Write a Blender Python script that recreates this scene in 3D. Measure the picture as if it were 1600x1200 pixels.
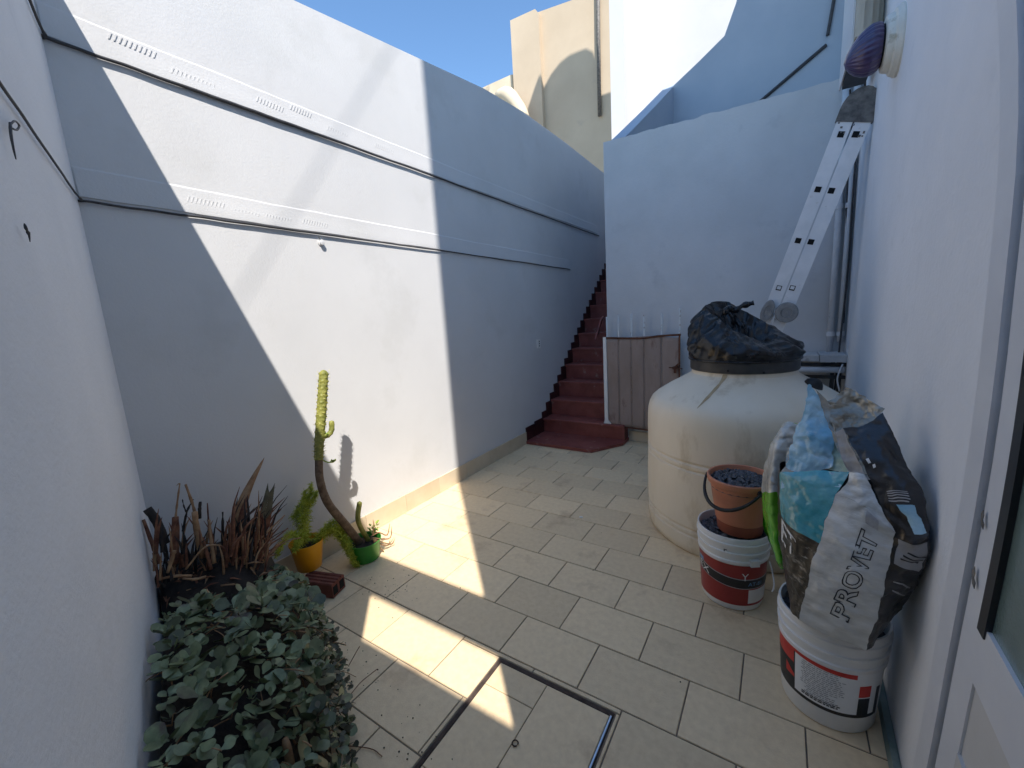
import bpy, math, random
import numpy as np
from mathutils import Vector, Matrix, noise
random.seed(7)
for o in list(bpy.data.objects): bpy.data.objects.remove(o)
SC = bpy.context.scene
COL = SC.collection
rad = math.radians

# ------------------------------------------------------------------ camera
F = 641.0; CAMZ = 1.55
YAW, PITCH, ROLL = rad(-33.324), rad(9.38), rad(-3.536)
_f = Vector((math.sin(YAW)*math.cos(PITCH), math.cos(YAW)*math.cos(PITCH), -math.sin(PITCH)))
_r0 = Vector((math.cos(YAW), -math.sin(YAW), 0)); _u0 = _r0.cross(_f)
_r = _r0*math.cos(ROLL)+_u0*math.sin(ROLL); _u = _u0*math.cos(ROLL)-_r0*math.sin(ROLL)
cam = bpy.data.cameras.new('camera'); cam.sensor_width = 36; cam.lens = F/1600*36
cam.clip_start = 0.02; cam.clip_end = 1000
co = bpy.data.objects.new('camera', cam); COL.objects.link(co)
m = Matrix((( _r.x,_u.x,-_f.x,0),(_r.y,_u.y,-_f.y,0),(_r.z,_u.z,-_f.z,CAMZ),(0,0,0,1)))
co.matrix_world = m; SC.camera = co
EYE = Vector((0,0,CAMZ))
def ray(x, y): return _f+_r*((x-800)/F)-_u*((y-600)/F)
def at(x, y, Y): d = ray(x,y); return EYE+d*(Y/d.y)          # a photo point on the plane y = Y
def atx(x, y, X): d = ray(x,y); return EYE+d*(X/d.x)
def atz(x, y, Z): d = ray(x,y); return EYE+d*((Z-CAMZ)/d.z)

# ------------------------------------------------------------------ world, sun, exposure
SUN_EL = rad(52); SUN_AZ = rad(135)      # sun stands behind the camera to the right (+x, -y)
w = bpy.data.worlds.new('World'); SC.world = w; w.use_nodes = True
nt = w.node_tree; nt.nodes.clear()
sky = nt.nodes.new('ShaderNodeTexSky'); sky.sky_type = 'NISHITA'; sky.sun_disc = False
sky.sun_elevation = SUN_EL; sky.sun_rotation = SUN_AZ; sky.air_density = 1.0; sky.dust_density = 0.0; sky.ozone_density = 6.0
bg = nt.nodes.new('ShaderNodeBackground'); bg.inputs[1].default_value = 0.12
wo = nt.nodes.new('ShaderNodeOutputWorld')
tint = nt.nodes.new('ShaderNodeMix'); tint.data_type = 'RGBA'; tint.blend_type = 'MULTIPLY'; tint.inputs[0].default_value = 1.0
tint.inputs[7].default_value = (0.90, 0.96, 0.92, 1)      # white balance of the whole sky
nt.links.new(sky.outputs[0], tint.inputs[6]); nt.links.new(tint.outputs[2], bg.inputs[0]); nt.links.new(bg.outputs[0], wo.inputs[0])
sl = bpy.data.lights.new('sun', 'SUN'); sl.energy = 3.25; sl.angle = rad(0.53); sl.color = (1.0, 0.94, 0.86)
so = bpy.data.objects.new('sun', sl); COL.objects.link(so)
SD = Vector((-math.sin(SUN_AZ)*math.cos(SUN_EL), -math.cos(SUN_AZ)*math.cos(SUN_EL), -math.sin(SUN_EL)))
so.rotation_euler = SD.to_track_quat('-Z','Y').to_euler(); so.location = (6,-6,12)
SC.view_settings.view_transform = 'Standard'; SC.view_settings.look = 'None'
SC.view_settings.gamma = 1.0; SC.view_settings.exposure = 1.25; SC.view_settings.use_curve_mapping = False
SC.cycles.max_bounces = 7; SC.cycles.diffuse_bounces = 4; SC.cycles.glossy_bounces = 2

# ------------------------------------------------------------------ materials
MATS = {}
def M(name, c1, c2=None, scale=4.0, rough=0.6, bump=0.0, bscale=40.0, metal=0.0, rnd=0.0, lo=0.35, hi=0.65,
      c3=None, s3=1.5, t3=0.62, stretch=None, coat=0.0, bump2=0.0, bscale2=6.0, trans=0.0, spec=0.5, rvar=0.0):
    if name in MATS: return MATS[name]
    mt = bpy.data.materials.new(name); mt.use_nodes = True; n = mt.node_tree; N = n.nodes; Lk = n.links.new
    b = N['Principled BSDF']
    b.inputs['Roughness'].default_value = rough; b.inputs['Metallic'].default_value = metal
    b.inputs['Coat Weight'].default_value = coat; b.inputs['Specular IOR Level'].default_value = spec
    if trans: b.inputs['Transmission Weight'].default_value = trans
    g = N.new('ShaderNodeNewGeometry'); pos = g.outputs['Position']
    if stretch:
        mp = N.new('ShaderNodeMapping'); mp.inputs['Scale'].default_value = stretch; Lk(pos, mp.inputs[0]); pos = mp.outputs[0]
    def nz(s, det=6, ro=0.6):
        t = N.new('ShaderNodeTexNoise'); t.inputs['Scale'].default_value = s; t.inputs['Detail'].default_value = det
        t.inputs['Roughness'].default_value = ro; Lk(pos, t.inputs['Vector']); return t
    col = None
    if c2 is not None:
        t = nz(scale); cr = N.new('ShaderNodeValToRGB')
        cr.color_ramp.elements[0].position = lo; cr.color_ramp.elements[1].position = hi
        cr.color_ramp.elements[0].color = (*c1,1); cr.color_ramp.elements[1].color = (*c2,1)
        Lk(t.outputs[0], cr.inputs[0]); col = cr.outputs[0]
    else:
        rg = N.new('ShaderNodeRGB'); rg.outputs[0].default_value = (*c1,1); col = rg.outputs[0]
    if c3 is not None:
        t = nz(s3, 8, 0.65); cr = N.new('ShaderNodeValToRGB'); cr.color_ramp.elements[0].position = t3; cr.color_ramp.elements[1].position = min(1,t3+0.12)
        cr.color_ramp.elements[0].color = (0,0,0,1); cr.color_ramp.elements[1].color = (1,1,1,1); Lk(t.outputs[0], cr.inputs[0])
        mx = N.new('ShaderNodeMix'); mx.data_type = 'RGBA'; Lk(cr.outputs[0], mx.inputs[0]); Lk(col, mx.inputs[6]); mx.inputs[7].default_value = (*c3,1); col = mx.outputs[2]
    if rnd:
        oi = N.new('ShaderNodeObjectInfo'); mr = N.new('ShaderNodeMapRange'); mr.inputs[3].default_value = 1-rnd; mr.inputs[4].default_value = 1+rnd*0.6
        Lk(oi.outputs['Random'], mr.inputs[0]); hs = N.new('ShaderNodeHueSaturation'); Lk(mr.outputs[0], hs.inputs['Value']); Lk(col, hs.inputs['Color']); col = hs.outputs[0]
    Lk(col, b.inputs['Base Color'])
    if rvar:
        t = nz(7); mr = N.new('ShaderNodeMapRange'); mr.inputs[3].default_value = rough-rvar; mr.inputs[4].default_value = rough+rvar
        Lk(t.outputs[0], mr.inputs[0]); Lk(mr.outputs[0], b.inputs['Roughness'])
    if bump or bump2:
        last = None
        for bs, sc_ in ((bump, bscale),(bump2, bscale2)):
            if not bs: continue
            t = nz(sc_, 5); bp = N.new('ShaderNodeBump'); bp.inputs['Strength'].default_value = bs; bp.inputs['Distance'].default_value = 0.01 if sc_>15 else 0.03
            Lk(t.outputs[0], bp.inputs['Height'])
            if last: Lk(last, bp.inputs['Normal'])
            last = bp.outputs[0]
        Lk(last, b.inputs['Normal'])
    MATS[name] = mt
    return mt
PL = dict(scale=1.2, rough=0.85, bump=0.12, bscale=90, bump2=0.05, bscale2=4)
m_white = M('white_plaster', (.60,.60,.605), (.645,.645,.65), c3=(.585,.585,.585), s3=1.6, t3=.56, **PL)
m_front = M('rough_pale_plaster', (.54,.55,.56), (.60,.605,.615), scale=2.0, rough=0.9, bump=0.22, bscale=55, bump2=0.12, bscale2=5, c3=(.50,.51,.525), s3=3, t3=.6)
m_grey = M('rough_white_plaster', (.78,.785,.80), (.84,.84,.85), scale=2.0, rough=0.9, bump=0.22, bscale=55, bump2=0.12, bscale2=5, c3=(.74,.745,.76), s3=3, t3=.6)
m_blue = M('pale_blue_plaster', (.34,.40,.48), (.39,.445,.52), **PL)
m_tan = M('cream_render', (.52,.42,.305), (.58,.475,.35), scale=0.8, rough=0.9, bump=0.3, bscale=40, c3=(.42,.35,.28), s3=0.7, t3=.63)
m_tan2 = M('stained_render', (.62,.52,.38), (.70,.60,.45), scale=1.5, rough=0.9, bump=0.4, bscale=30, c3=(.30,.25,.19), s3=1.6, t3=.56)
m_tile = M('beige_floor_tile', (.66,.49,.30), (.86,.68,.435), scale=34, rough=0.5, bump=0.14, bscale=160, rnd=0.10, lo=.12, hi=.88, c3=(.58,.42,.26), s3=3.2, t3=.57, rvar=.12)
m_grout = M('dark_grout', (.14,.112,.085), (.23,.19,.15), scale=14, rough=0.95, bump=0.3)
m_skirt = M('beige_skirting_tile', (.58,.48,.34), (.64,.54,.40), scale=6, rough=0.45, rnd=0.08)
m_red = M('dark_red_floor_paint', (.19,.045,.036), (.27,.075,.06), scale=6, rough=0.5, bump=0.15, bscale=60, c3=(.34,.20,.17), s3=9, t3=.60, rvar=.1)
m_redd = M('dark_red_skirting', (.028,.008,.009), (.05,.013,.013), scale=8, rough=0.5)
m_tank = M('cream_tank_plastic', (.72,.625,.475), (.79,.70,.565), scale=2.2, rough=0.42, bump=0.05, bscale=30, c3=(.56,.46,.325), s3=4.0, t3=.55, stretch=(1,1,.35))
m_rust = M('rust_stain', (.36,.24,.11), (.46,.36,.22), scale=16, rough=0.6)
m_black = M('black_plastic_film', (.006,.006,.007), (.014,.014,.016), scale=10, rough=0.27, bump=0.12, bscale=50, spec=.4)
m_ring = M('dark_grey_plastic', (.025,.025,.027), (.05,.05,.05), scale=12, rough=0.5, bump=.1)
m_blk = M('matte_black', (.01,.01,.011), (.02,.02,.02), scale=12, rough=0.6)
m_dark = M('near_black_hole', (.004,.004,.004), None, rough=0.9)
m_alu = M('painted_aluminium', (.70,.71,.72), (.80,.80,.81), scale=8, rough=0.35, metal=0.0, c3=(.55,.54,.52), s3=22, t3=.64)
m_hinge = M('cast_grey_metal', (.23,.235,.24), (.34,.34,.34), scale=18, rough=0.5, metal=0.4, bump=.2, bscale=80)
m_hinge2 = M('dirty_dark_hinge', (.09,.085,.08), (.20,.185,.17), scale=22, rough=0.65, metal=0.2, bump=.3, bscale=60)
m_cable = M('dark_cable_rubber', (.03,.03,.034), (.05,.05,.055), scale=20, rough=0.6)
m_pipe = M('whitewashed_pipe', (.58,.59,.61), (.68,.69,.70), scale=9, rough=0.6, c3=(.35,.35,.35), s3=10, t3=.63)
m_gate = M('brown_sheet', (.29,.215,.175), (.36,.275,.235), scale=5, rough=0.75, bump=0.3, bscale=30, c3=(.13,.06,.04), s3=5, t3=.56, stretch=(1,1,.35))
m_gaterust = M('rusty_steel', (.085,.03,.016), (.15,.06,.03), scale=25, rough=0.85, bump=.4, bscale=70)
m_gatebar = M('flaking_white_bar_paint', (.62,.61,.58), (.66,.64,.6), scale=12, rough=0.6, c3=(.30,.16,.08), s3=26, t3=.56)
m_pail = M('terracotta_plastic', (.50,.18,.10), (.56,.22,.13), scale=7, rough=0.45, c3=(.32,.16,.11), s3=6, t3=.6)
m_paild = M('terracotta_plastic_shade', (.28,.075,.042), (.33,.095,.055), scale=7, rough=0.5)
m_bucket = M('dirty_white_plastic', (.72,.71,.68), (.80,.79,.77), scale=6, rough=0.4, c3=(.55,.50,.44), s3=7, t3=.6)
m_maroon = M('maroon_print', (.27,.022,.020), (.33,.032,.028), scale=9, rough=0.35, c3=(.36,.14,.10), s3=26, t3=.70)
m_prblack = M('black_print', (.012,.012,.014), (.02,.02,.022), scale=9, rough=0.4)
m_prred = M('red_print', (.52,.025,.018), (.6,.04,.03), scale=20, rough=0.4)
m_prwhite = M('white_print', (.78,.78,.77), (.83,.83,.82), scale=9, rough=0.4)
m_prgrey = M('grey_print', (.30,.30,.31), (.42,.42,.43), scale=60, rough=0.5)
m_prblue = M('blue_print', (.12,.28,.52), (.2,.38,.6), scale=30, rough=0.4)
m_gravel = M('dark_gravel', (.035,.035,.042), (.15,.15,.17), scale=38, rough=0.7, bump=.3, bscale=90, lo=.3, hi=.75)
m_silver = M('silver_grey_film', (.50,.51,.50), (.72,.73,.72), scale=7, stretch=(1,1,2.6), rough=0.36, metal=0.15, bump=0.25, bscale=26, c3=(.44,.43,.40), s3=6, t3=.58, coat=.2)
m_olive = M('brown_silver_film', (.24,.21,.165), (.40,.37,.31), scale=7, rough=0.26, metal=0.5, bump=0.5, bscale=22)
m_teal = M('teal_printed_film', (.03,.28,.34), (.14,.44,.52), scale=6, rough=0.26, bump=0.3, bscale=24, coat=.4, c3=(.35,.52,.55), s3=6, t3=.62)
m_cyan = M('blue_printed_film', (.11,.36,.56), (.42,.64,.76), scale=7, rough=0.25, bump=0.4, bscale=22, coat=.4, c3=(.66,.74,.78), s3=9, t3=.57)
m_paleg = M('pale_green_film', (.34,.46,.36), (.52,.60,.50), scale=8, rough=0.3, bump=.3)
m_streak = M('dark_film_white_strokes', (.022,.02,.018), (.03,.027,.024), scale=6, rough=0.32, c3=(.36,.34,.30), s3=13, t3=.56, stretch=(1.4,1.4,4.5), bump=.25, bscale=20)
m_bagblk = M('black_printed_film', (.010,.010,.013), (.022,.022,.026), scale=6, rough=0.3, bump=0.35, bscale=22, coat=.3)
m_greyfilm = M('grey_film', (.26,.26,.27), (.36,.36,.37), scale=9, rough=0.35, bump=.25, bscale=25)
m_green = M('bright_green_film', (.07,.36,.015), (.20,.56,.05), scale=9, rough=0.25, bump=.4, bscale=24, coat=.4)
m_silv2 = M('white_silver_film', (.40,.38,.33), (.72,.70,.64), scale=9, rough=0.25, metal=.2, bump=.4, bscale=24)
m_dframe = M('white_door_frame_paint', (.70,.70,.72), (.76,.76,.77), scale=5, rough=0.4, c3=(.52,.52,.53), s3=14, t3=.68)
m_dpanel = M('cream_door_panel', (.58,.56,.53), (.66,.64,.61), scale=3, rough=0.45)
m_glass = M('frosted_green_glass', (.13,.19,.17), (.19,.25,.23), scale=3, rough=0.25, bump=.15, bscale=90, coat=.3)
m_lamp = M('purple_ribbed_glass', (.030,.022,.085), (.075,.05,.13), scale=12, rough=0.3, coat=.4)
m_lampb = M('cream_lamp_base', (.62,.60,.52), (.72,.70,.62), scale=14, rough=0.5, c3=(.44,.40,.30), s3=14, t3=.6)
m_shut = M('weathered_cream_wood', (.44,.38,.30), (.60,.54,.45), scale=9, rough=0.75, bump=.3, bscale=30, stretch=(1,1,.2))
m_leaf = M('grey_green_leaf', (.055,.08,.034), (.26,.31,.17), scale=13, rough=0.45, rnd=0.6, lo=.32, hi=.72, c3=(.07,.045,.05), s3=6, t3=.55)
m_leaf2 = M('olive_dry_leaf', (.07,.065,.04), (.15,.14,.09), scale=14, rough=0.6)
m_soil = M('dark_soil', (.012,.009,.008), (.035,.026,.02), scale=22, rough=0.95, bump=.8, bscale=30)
m_dry = M('dry_brown_stem', (.10,.032,.018), (.27,.12,.065), scale=26, rough=0.85, bump=.5, bscale=60)
m_dry2 = M('dry_tan_stem', (.24,.125,.06), (.42,.26,.14), scale=22, rough=0.8, bump=.4, bscale=60)
m_drydk = M('blackened_stem', (.014,.011,.011), (.035,.026,.022), scale=22, rough=0.85, bump=.4)
m_cactus = M('yellow_green_cactus', (.15,.16,.03), (.31,.30,.065), scale=20, rough=0.55, bump=.25, bscale=60)
m_cacty = M('pale_yellow_spine', (.62,.56,.22), None, rough=0.6)
m_bark = M('cactus_bark', (.10,.065,.042), (.20,.14,.095), scale=30, rough=0.85, bump=.5, bscale=70)
m_ypot = M('yellow_plastic_pot', (.78,.34,.010), (.84,.40,.015), scale=5, rough=0.4)
m_gpot = M('green_plastic_pot', (.025,.20,.022), (.035,.25,.03), scale=5, rough=0.4)
m_fern = M('yellow_green_fern', (.26,.34,.02), (.55,.58,.06), scale=12, rough=0.6)
m_young = M('fresh_green_leaf', (.20,.32,.04), (.40,.48,.10), scale=14, rough=0.5)
m_brick = M('red_clay_brick', (.15,.045,.03), (.22,.07,.048), scale=18, rough=0.85, bump=.4, bscale=60)
m_hrust = M('hatch_rust', (.035,.022,.017), (.075,.05,.04), scale=24, rough=0.85, bump=.3)
m_steel = M('galvanised_steel', (.36,.44,.55), (.46,.54,.64), scale=20, rough=0.3, metal=0.8)
m_hose = M('grey_green_strip', (.13,.19,.17), (.22,.28,.26), scale=16, rough=0.5)
m_stone = M('whitewashed_slab', (.50,.50,.50), (.60,.60,.60), scale=9, rough=0.8, bump=.3, c3=(.28,.27,.26), s3=8, t3=.6)
m_outlet = M('outlet_plastic', (.74,.74,.72), None, rough=0.4)
m_earth = M('bare_earth', (.20,.17,.13), (.28,.24,.19), scale=2, rough=0.95)

# ------------------------------------------------------------------ mesh helpers
class MB:
    def __init__(s): s.v = []; s.f = []; s.mi = []; s.cur = 0
    def add(s, vs, fs):
        k = len(s.v); s.v += [tuple(p) for p in vs]
        for q in fs: s.f.append(tuple(i+k for i in q)); s.mi.append(s.cur)
        return s
    def box(s, x0,x1,y0,y1,z0,z1):
        vs = [(x,y,z) for z in (z0,z1) for y in (y0,y1) for x in (x0,x1)]
        return s.add(vs, [(0,2,3,1),(4,5,7,6),(0,1,5,4),(2,6,7,3),(0,4,6,2),(1,3,7,5)])
    def cbox(s, x0,x1,y0,y1,z0,z1,c=0.003):
        # box with chamfered upper edges
        vs = [(x0,y0,z0),(x1,y0,z0),(x1,y1,z0),(x0,y1,z0),(x0,y0,z1-c),(x1,y0,z1-c),(x1,y1,z1-c),(x0,y1,z1-c),
              (x0+c,y0+c,z1),(x1-c,y0+c,z1),(x1-c,y1-c,z1),(x0+c,y1-c,z1)]
        fs = [(3,2,1,0),(8,9,10,11)]
        for a in range(4):
            b = (a+1)%4; fs += [(a,b,b+4,a+4),(a+4,b+4,b+8,a+8)]
        return s.add(vs, fs)
    def obox(s, c, ax, ay, az):
        # oriented box: centre and three half-axis vectors
        c = Vector(c); vs = [c+ax*i+ay*j+az*k for k in (-1,1) for j in (-1,1) for i in (-1,1)]
        return s.add(vs, [(0,2,3,1),(4,5,7,6),(0,1,5,4),(2,6,7,3),(0,4,6,2),(1,3,7,5)])
    def prism(s, poly, d):
        # polygon (3-d points) extruded by vector d
        n = len(poly); d = Vector(d); a = [Vector(p) for p in poly]
        fs = [tuple(range(n)), tuple(range(2*n-1,n-1,-1))]
        fs += [(i,i+n,(i+1)%n+n,(i+1)%n) for i in range(n)]
        return s.add(a+[p+d for p in a], fs)
    def lathe(s, prof, seg=32, c=(0,0,0), cap0=True, cap1=True, rot=None, ell=(1,1)):
        c = Vector(c); vs = []; fs = []
        for r,z in prof:
            for i in range(seg):
                a = 2*math.pi*i/seg; p = Vector((r*math.cos(a)*ell[0], r*math.sin(a)*ell[1], z))
                if rot: p = rot@p
                vs.append(c+p)
        for j in range(len(prof)-1):
            for i in range(seg):
                k = (i+1)%seg; fs.append((j*seg+i,j*seg+k,(j+1)*seg+k,(j+1)*seg+i))
        if cap0: fs.append(tuple(reversed(range(seg))))
        if cap1: n = (len(prof)-1)*seg; fs.append(tuple(range(n,n+seg)))
        return s.add(vs, fs)
    def tube(s, path, rr, seg=8, cap=True, mod=None):
        P = [Vector(p) for p in path]; n = len(P)
        R = rr if isinstance(rr,(list,tuple)) else [rr]*n
        t0 = (P[1]-P[0]).normalized(); up = Vector((0,0,1)) if abs(t0.z)<.9 else Vector((1,0,0))
        e = t0.cross(up).normalized(); vs = []
        for i in range(n):
            t = (P[min(i+1,n-1)]-P[max(i-1,0)]).normalized()
            e = (e-t*e.dot(t)).normalized(); b = t.cross(e)
            for k in range(seg):
                a = 2*math.pi*k/seg; q = R[i]*(mod(i,a) if mod else 1)
                vs.append(P[i]+(e*math.cos(a)+b*math.sin(a))*q)
        fs = [(i*seg+k,i*seg+(k+1)%seg,(i+1)*seg+(k+1)%seg,(i+1)*seg+k) for i in range(n-1) for k in range(seg)]
        if cap: fs += [tuple(reversed(range(seg))), tuple(range((n-1)*seg,n*seg))]
        return s.add(vs, fs)
    def grid(s, fn, nu, nv):
        vs = [fn(i/nu, j/nv) for j in range(nv+1) for i in range(nu+1)]
        return s.add(vs, [(j*(nu+1)+i, j*(nu+1)+i+1, (j+1)*(nu+1)+i+1, (j+1)*(nu+1)+i) for j in range(nv) for i in range(nu)])
    def mesh(s, name, mats, smooth=False):
        me = bpy.data.meshes.new(name); me.from_pydata(s.v, [], s.f)
        for q in (mats if isinstance(mats,(list,tuple)) else [mats]): me.materials.append(q)
        me.polygons.foreach_set('material_index', s.mi)
        me.polygons.foreach_set('use_smooth', [bool(smooth)]*len(s.f))
        me.validate(); me.update(); return me
    def build(s, name, mats, parent=None, smooth=False):
        o = bpy.data.objects.new(name, s.mesh(name, mats, smooth)); COL.objects.link(o)
        if smooth and smooth is not True:
            o.data.set_sharp_from_angle(angle=rad(smooth))
        if parent: o.parent = parent; o.matrix_parent_inverse = parent.matrix_basis.inverted()
        return o
def tag(o, label=None, cat=None, group=None, kind=None):
    if label: o['label'] = label
    if cat: o['category'] = cat
    if group: o['group'] = group
    if kind: o['kind'] = kind
    return o
def thing(name, label, cat, loc=(0,0,0), group=None):
    o = bpy.data.objects.new(name, None); COL.objects.link(o); o.location = loc; o.empty_display_size = .1
    return tag(o, label, cat, group)
def link_mesh(name, me, parent, mat4=None):
    o = bpy.data.objects.new(name, me); COL.objects.link(o)
    if parent: o.parent = parent; o.matrix_parent_inverse = parent.matrix_basis.inverted()
    if mat4 is not None: o.matrix_basis = mat4
    return o
def smoothstep(t): return t*t*(3-2*t)
def cr(pts, t):
    # Catmull-Rom through points, t in 0..1
    n = len(pts)-1; x = min(max(t,0),1)*n; i = min(int(x), n-1); u = x-i
    p1, p2 = Vector(pts[i]), Vector(pts[i+1]); p0 = Vector(pts[i-1]) if i>0 else p1*2-p2; p3 = Vector(pts[i+2]) if i+2<=n else p2*2-p1
    return .5*((2*p1)+(p2-p0)*u+(2*p0-5*p1+4*p2-p3)*u*u+(3*p1-p0-3*p2+p3)*u**3)
def curve(pts, n): return [cr(pts, i/(n-1)) for i in range(n)]
def text_mesh(name, body, mapper, mat, parent, outline=0.0, size=1.0):
    # flat lettering laid on a surface: mapper(x, y) -> point, x in 0..1 along the word, y in 0..1 up
    cu = bpy.data.curves.new(name, 'FONT'); cu.body = body; cu.size = size
    if outline: cu.shear = .15; cu.offset = .022; cu.fill_mode = 'NONE'; cu.bevel_depth = outline; cu.bevel_resolution = 0; cu.resolution_u = 4
    else: cu.resolution_u = 3
    t = bpy.data.objects.new(name, cu); COL.objects.link(t)
    dg = bpy.context.evaluated_depsgraph_get(); dg.update()
    me = bpy.data.meshes.new_from_object(t.evaluated_get(dg)); bpy.data.objects.remove(t)
    xs = [v.co.x for v in me.vertices]; ys = [v.co.y for v in me.vertices]
    x0,x1,y0,y1 = min(xs),max(xs),min(ys),max(ys)
    for v in me.vertices: v.co = mapper((v.co.x-x0)/(x1-x0), (v.co.y-y0)/(y1-y0))
    me.materials.clear(); me.materials.append(mat)
    return link_mesh(name, me, parent)

# ================================================================== SETTING
XL = -2.55                                   # face of the long left wall
def xr(y): return 0.39+0.0355*(y-1.6)        # face of the house wall on the right
tag(MB().box(-60,60,-60,60,-.3,-.05).build('ground', m_earth), kind='structure')
fl = tag(MB().box(-2.9,.6,-.6,5.0,-.05,-.0045).build('courtyard_floor', m_grout), kind='structure')
# floor tiles, each its own piece; the hatch cuts into them
HX0,HX1,HY0,HY1 = -1.030,-.478,.60,1.322
TW, TH, GAP = .395, .2635, .0055
row0 = 1.345-.0
def sub(rect, cut):
    x0,x1,y0,y1 = rect; a0,a1,b0,b1 = cut
    if x1<=a0 or x0>=a1 or y1<=b0 or y0>=b1: return [rect]
    out = []
    if y1>b1: out.append((x0,x1,b1,y1)); y1 = b1
    if y0<b0: out.append((x0,x1,y0,b0)); y0 = b0
    if x0<a0: out.append((x0,a0,y0,y1))
    if x1>a1: out.append((a1,x1,y0,y1))
    return out
for k in range(-5,13):
    y0 = row0+TH*k; y1 = y0+TH
    ph = (-1.05 if k%2==0 else -1.252)-.010*max(k,0)
    for j in range(-5,6):
        x0 = ph+TW*j; x1 = x0+TW
        rc = (max(x0,XL), min(x1,xr(y0)), y0, min(y1,4.69))
        if rc[1]-rc[0]<.01 or rc[3]-rc[2]<.01: continue
        # nothing behind the near wall
        if y1 < .58-.317*(rc[1]+2.55)-.05: continue
        for q in sub(rc,(HX0,HX1,HY0,HY1)):
            if q[1]-q[0]<.012 or q[3]-q[2]<.012: continue
            g = GAP/2; dz = random.uniform(-.0010,.0008)
            MB().cbox(q[0]+g,q[1]-g,q[2]+g,q[3]-g,-.012,dz,.0018).build('tile', m_tile, fl)

# --- long left wall
lw = thing('boundary_wall', 'long white boundary wall on the left with two ledges, half sunlit', 'wall', (XL,3.8,0))
top = [(.50,3.35),(1.74,3.52),(2.8,3.665),(3.71,3.79),(4.47,3.84),(5.6,3.84),(7.06,3.80),(9.5,3.80)]
MB().prism([(XL,.30,-.05)]+[(XL,y,z) for y,z in [(.30,3.33)]+top]+[(XL,9.5,-.05)], (-.28,0,0)).build('wall', m_white, lw)
def ledge(z0, y0, y1, name):
    n = 90; mb = MB()
    prof = [(.000,.130),(.0035,.121),(.0045,.06),(.0075,.012),(.007,.002),(.0,.0)]
    vs = []; fs = []
    for i in range(n+1):
        y = y0+(y1-y0)*i/n; wv = noise.noise((y*1.7,z0,0)); fade = min(1,(n-i)/4)
        for dx,dz in prof:
            vs.append((XL+dx*fade*(1+.35*noise.noise((y*3,z0*5,dz*9)))-.0005, y, z0+dz+.006*wv+.003*noise.noise((y*9,dz*20,1))))
    k = len(prof)
    for i in range(n):
        for j in range(k-1): fs.append((i*k+j,i*k+j+1,(i+1)*k+j+1,(i+1)*k+j))
    mb.add(vs,fs); return mb.build(name, m_white, lw, smooth=15)
ledge(2.785,.585,6.75,'ledge'); ledge(2.165,.585,5.60,'ledge')
mb = MB()
for z0,groups in ((2.785,[(.80,.085,10),(1.02,.035,11),(1.42,.055,9),(1.62,.085,8),(1.86,.04,9),(2.25,.05,10)]),(2.165,[(.99,.055,10),(1.20,.03,8),(1.37,.03,9),(1.60,.04,10),(1.95,.02,8)])):
    for y0,dz,n in groups:
        for i in range(n):
            y = y0+.0175*i; z = z0+dz-.0008*i
            mb.obox((XL+.0050,y,z+.016), Vector((.0006,0,0)), Vector((0,.0030,.0008)), Vector((.0,.006,.0145)))
tag(mb.build('comb_marks', m_white, lw), kind='stuff')
for i in range(9):
    y0 = .585+.395*i; y1 = min(y0+.392, 4.115)
    mb = MB(); mb.box(XL-.002,XL+.011,y0,y1,.0012,.150-.0008*(i%3)); mb.build('skirting_tile', m_skirt, lw)
# small white hook plate under the lower ledge
t = thing('wall_hook', 'small white hook plate just under the lower ledge of the sunlit wall', 'hook', (XL,1.69,2.09))
c = atx(501,379,XL+.002)
MB().lathe([(.021,0),(.021,.004),(.012,.006),(.012,.012),(.017,.014),(.017,.02),(.006,.022)],16,c,rot=Matrix.Rotation(rad(90),3,'Y')).build('plate', m_white, t, smooth=40)
MB().tube(curve([c+Vector((.012,-.018,.03)),c+Vector((.016,-.012,.02)),c+Vector((.012,0,.0))],6),.003,6).build('wire_loop', m_cable, t)
# outlet
c = atx(841,537,XL)
t = thing('wall_outlet', 'small white electrical outlet on the shaded wall beside the stairs', 'outlet', c)
MB().prism([(XL+.0005,c.y+a,c.z+b) for a,b in ((-.036,-.055),(.036,-.055),(.038,.0),(.036,.055),(-.036,.055),(-.038,0))],(.011,0,0)).build('plate', m_outlet, t)
for dz in (-.028,.0,.028): MB().lathe([(.009,0),(.009,.004),(.006,.005)],10,(XL+.0105,c.y+.008,c.z+dz),rot=Matrix.Rotation(rad(90),3,'Y')).build('socket_hole', m_blk, t)

# --- near wall at the left edge, meeting the long wall in a corner
cx, cy = -2.55,.58; ND = Vector((.953,-.302,0)).normalized(); NN = Vector((.302,.953,0)).normalized()
def nwp(tt, z, off=0.0): return Vector((cx,cy,0))+ND*tt+NN*off+Vector((0,0,z))
nw = thing('side_wall', 'pale shaded plaster wall filling the left edge of the courtyard', 'wall', (cx,cy,0))
NWE = 2.07
mb = MB(); nz_ = 30; nx_ = 40
poly = [nwp(-.05,-.05),nwp(NWE,-.05),nwp(NWE,3.2),nwp(-.05,3.2)]
mb.prism(poly, -NN*.25); mb.build('wall', m_grey, nw)
# return of that wall, behind the camera
MB().prism([nwp(NWE,-.05),(-.20,-.50,-.05),(-.20,-.50,3.2),nwp(NWE,3.2)], (-.2,-.1,0)).build('wall_return', m_grey, nw)
# --- wall behind the camera whose slot lets the small patch of sun through
rw = thing('rear_wall', 'white wall with a narrow slot under its top beam, behind the viewer', 'wall', (0,-.5,0))
MB().box(-.9,1.2,-.62,-.5,-.05,2.85).build('wall', m_white, rw)
MB().box(-.9,1.2,-.62,-.5,3.503,3.838).build('top_beam', m_white, rw)

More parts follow.
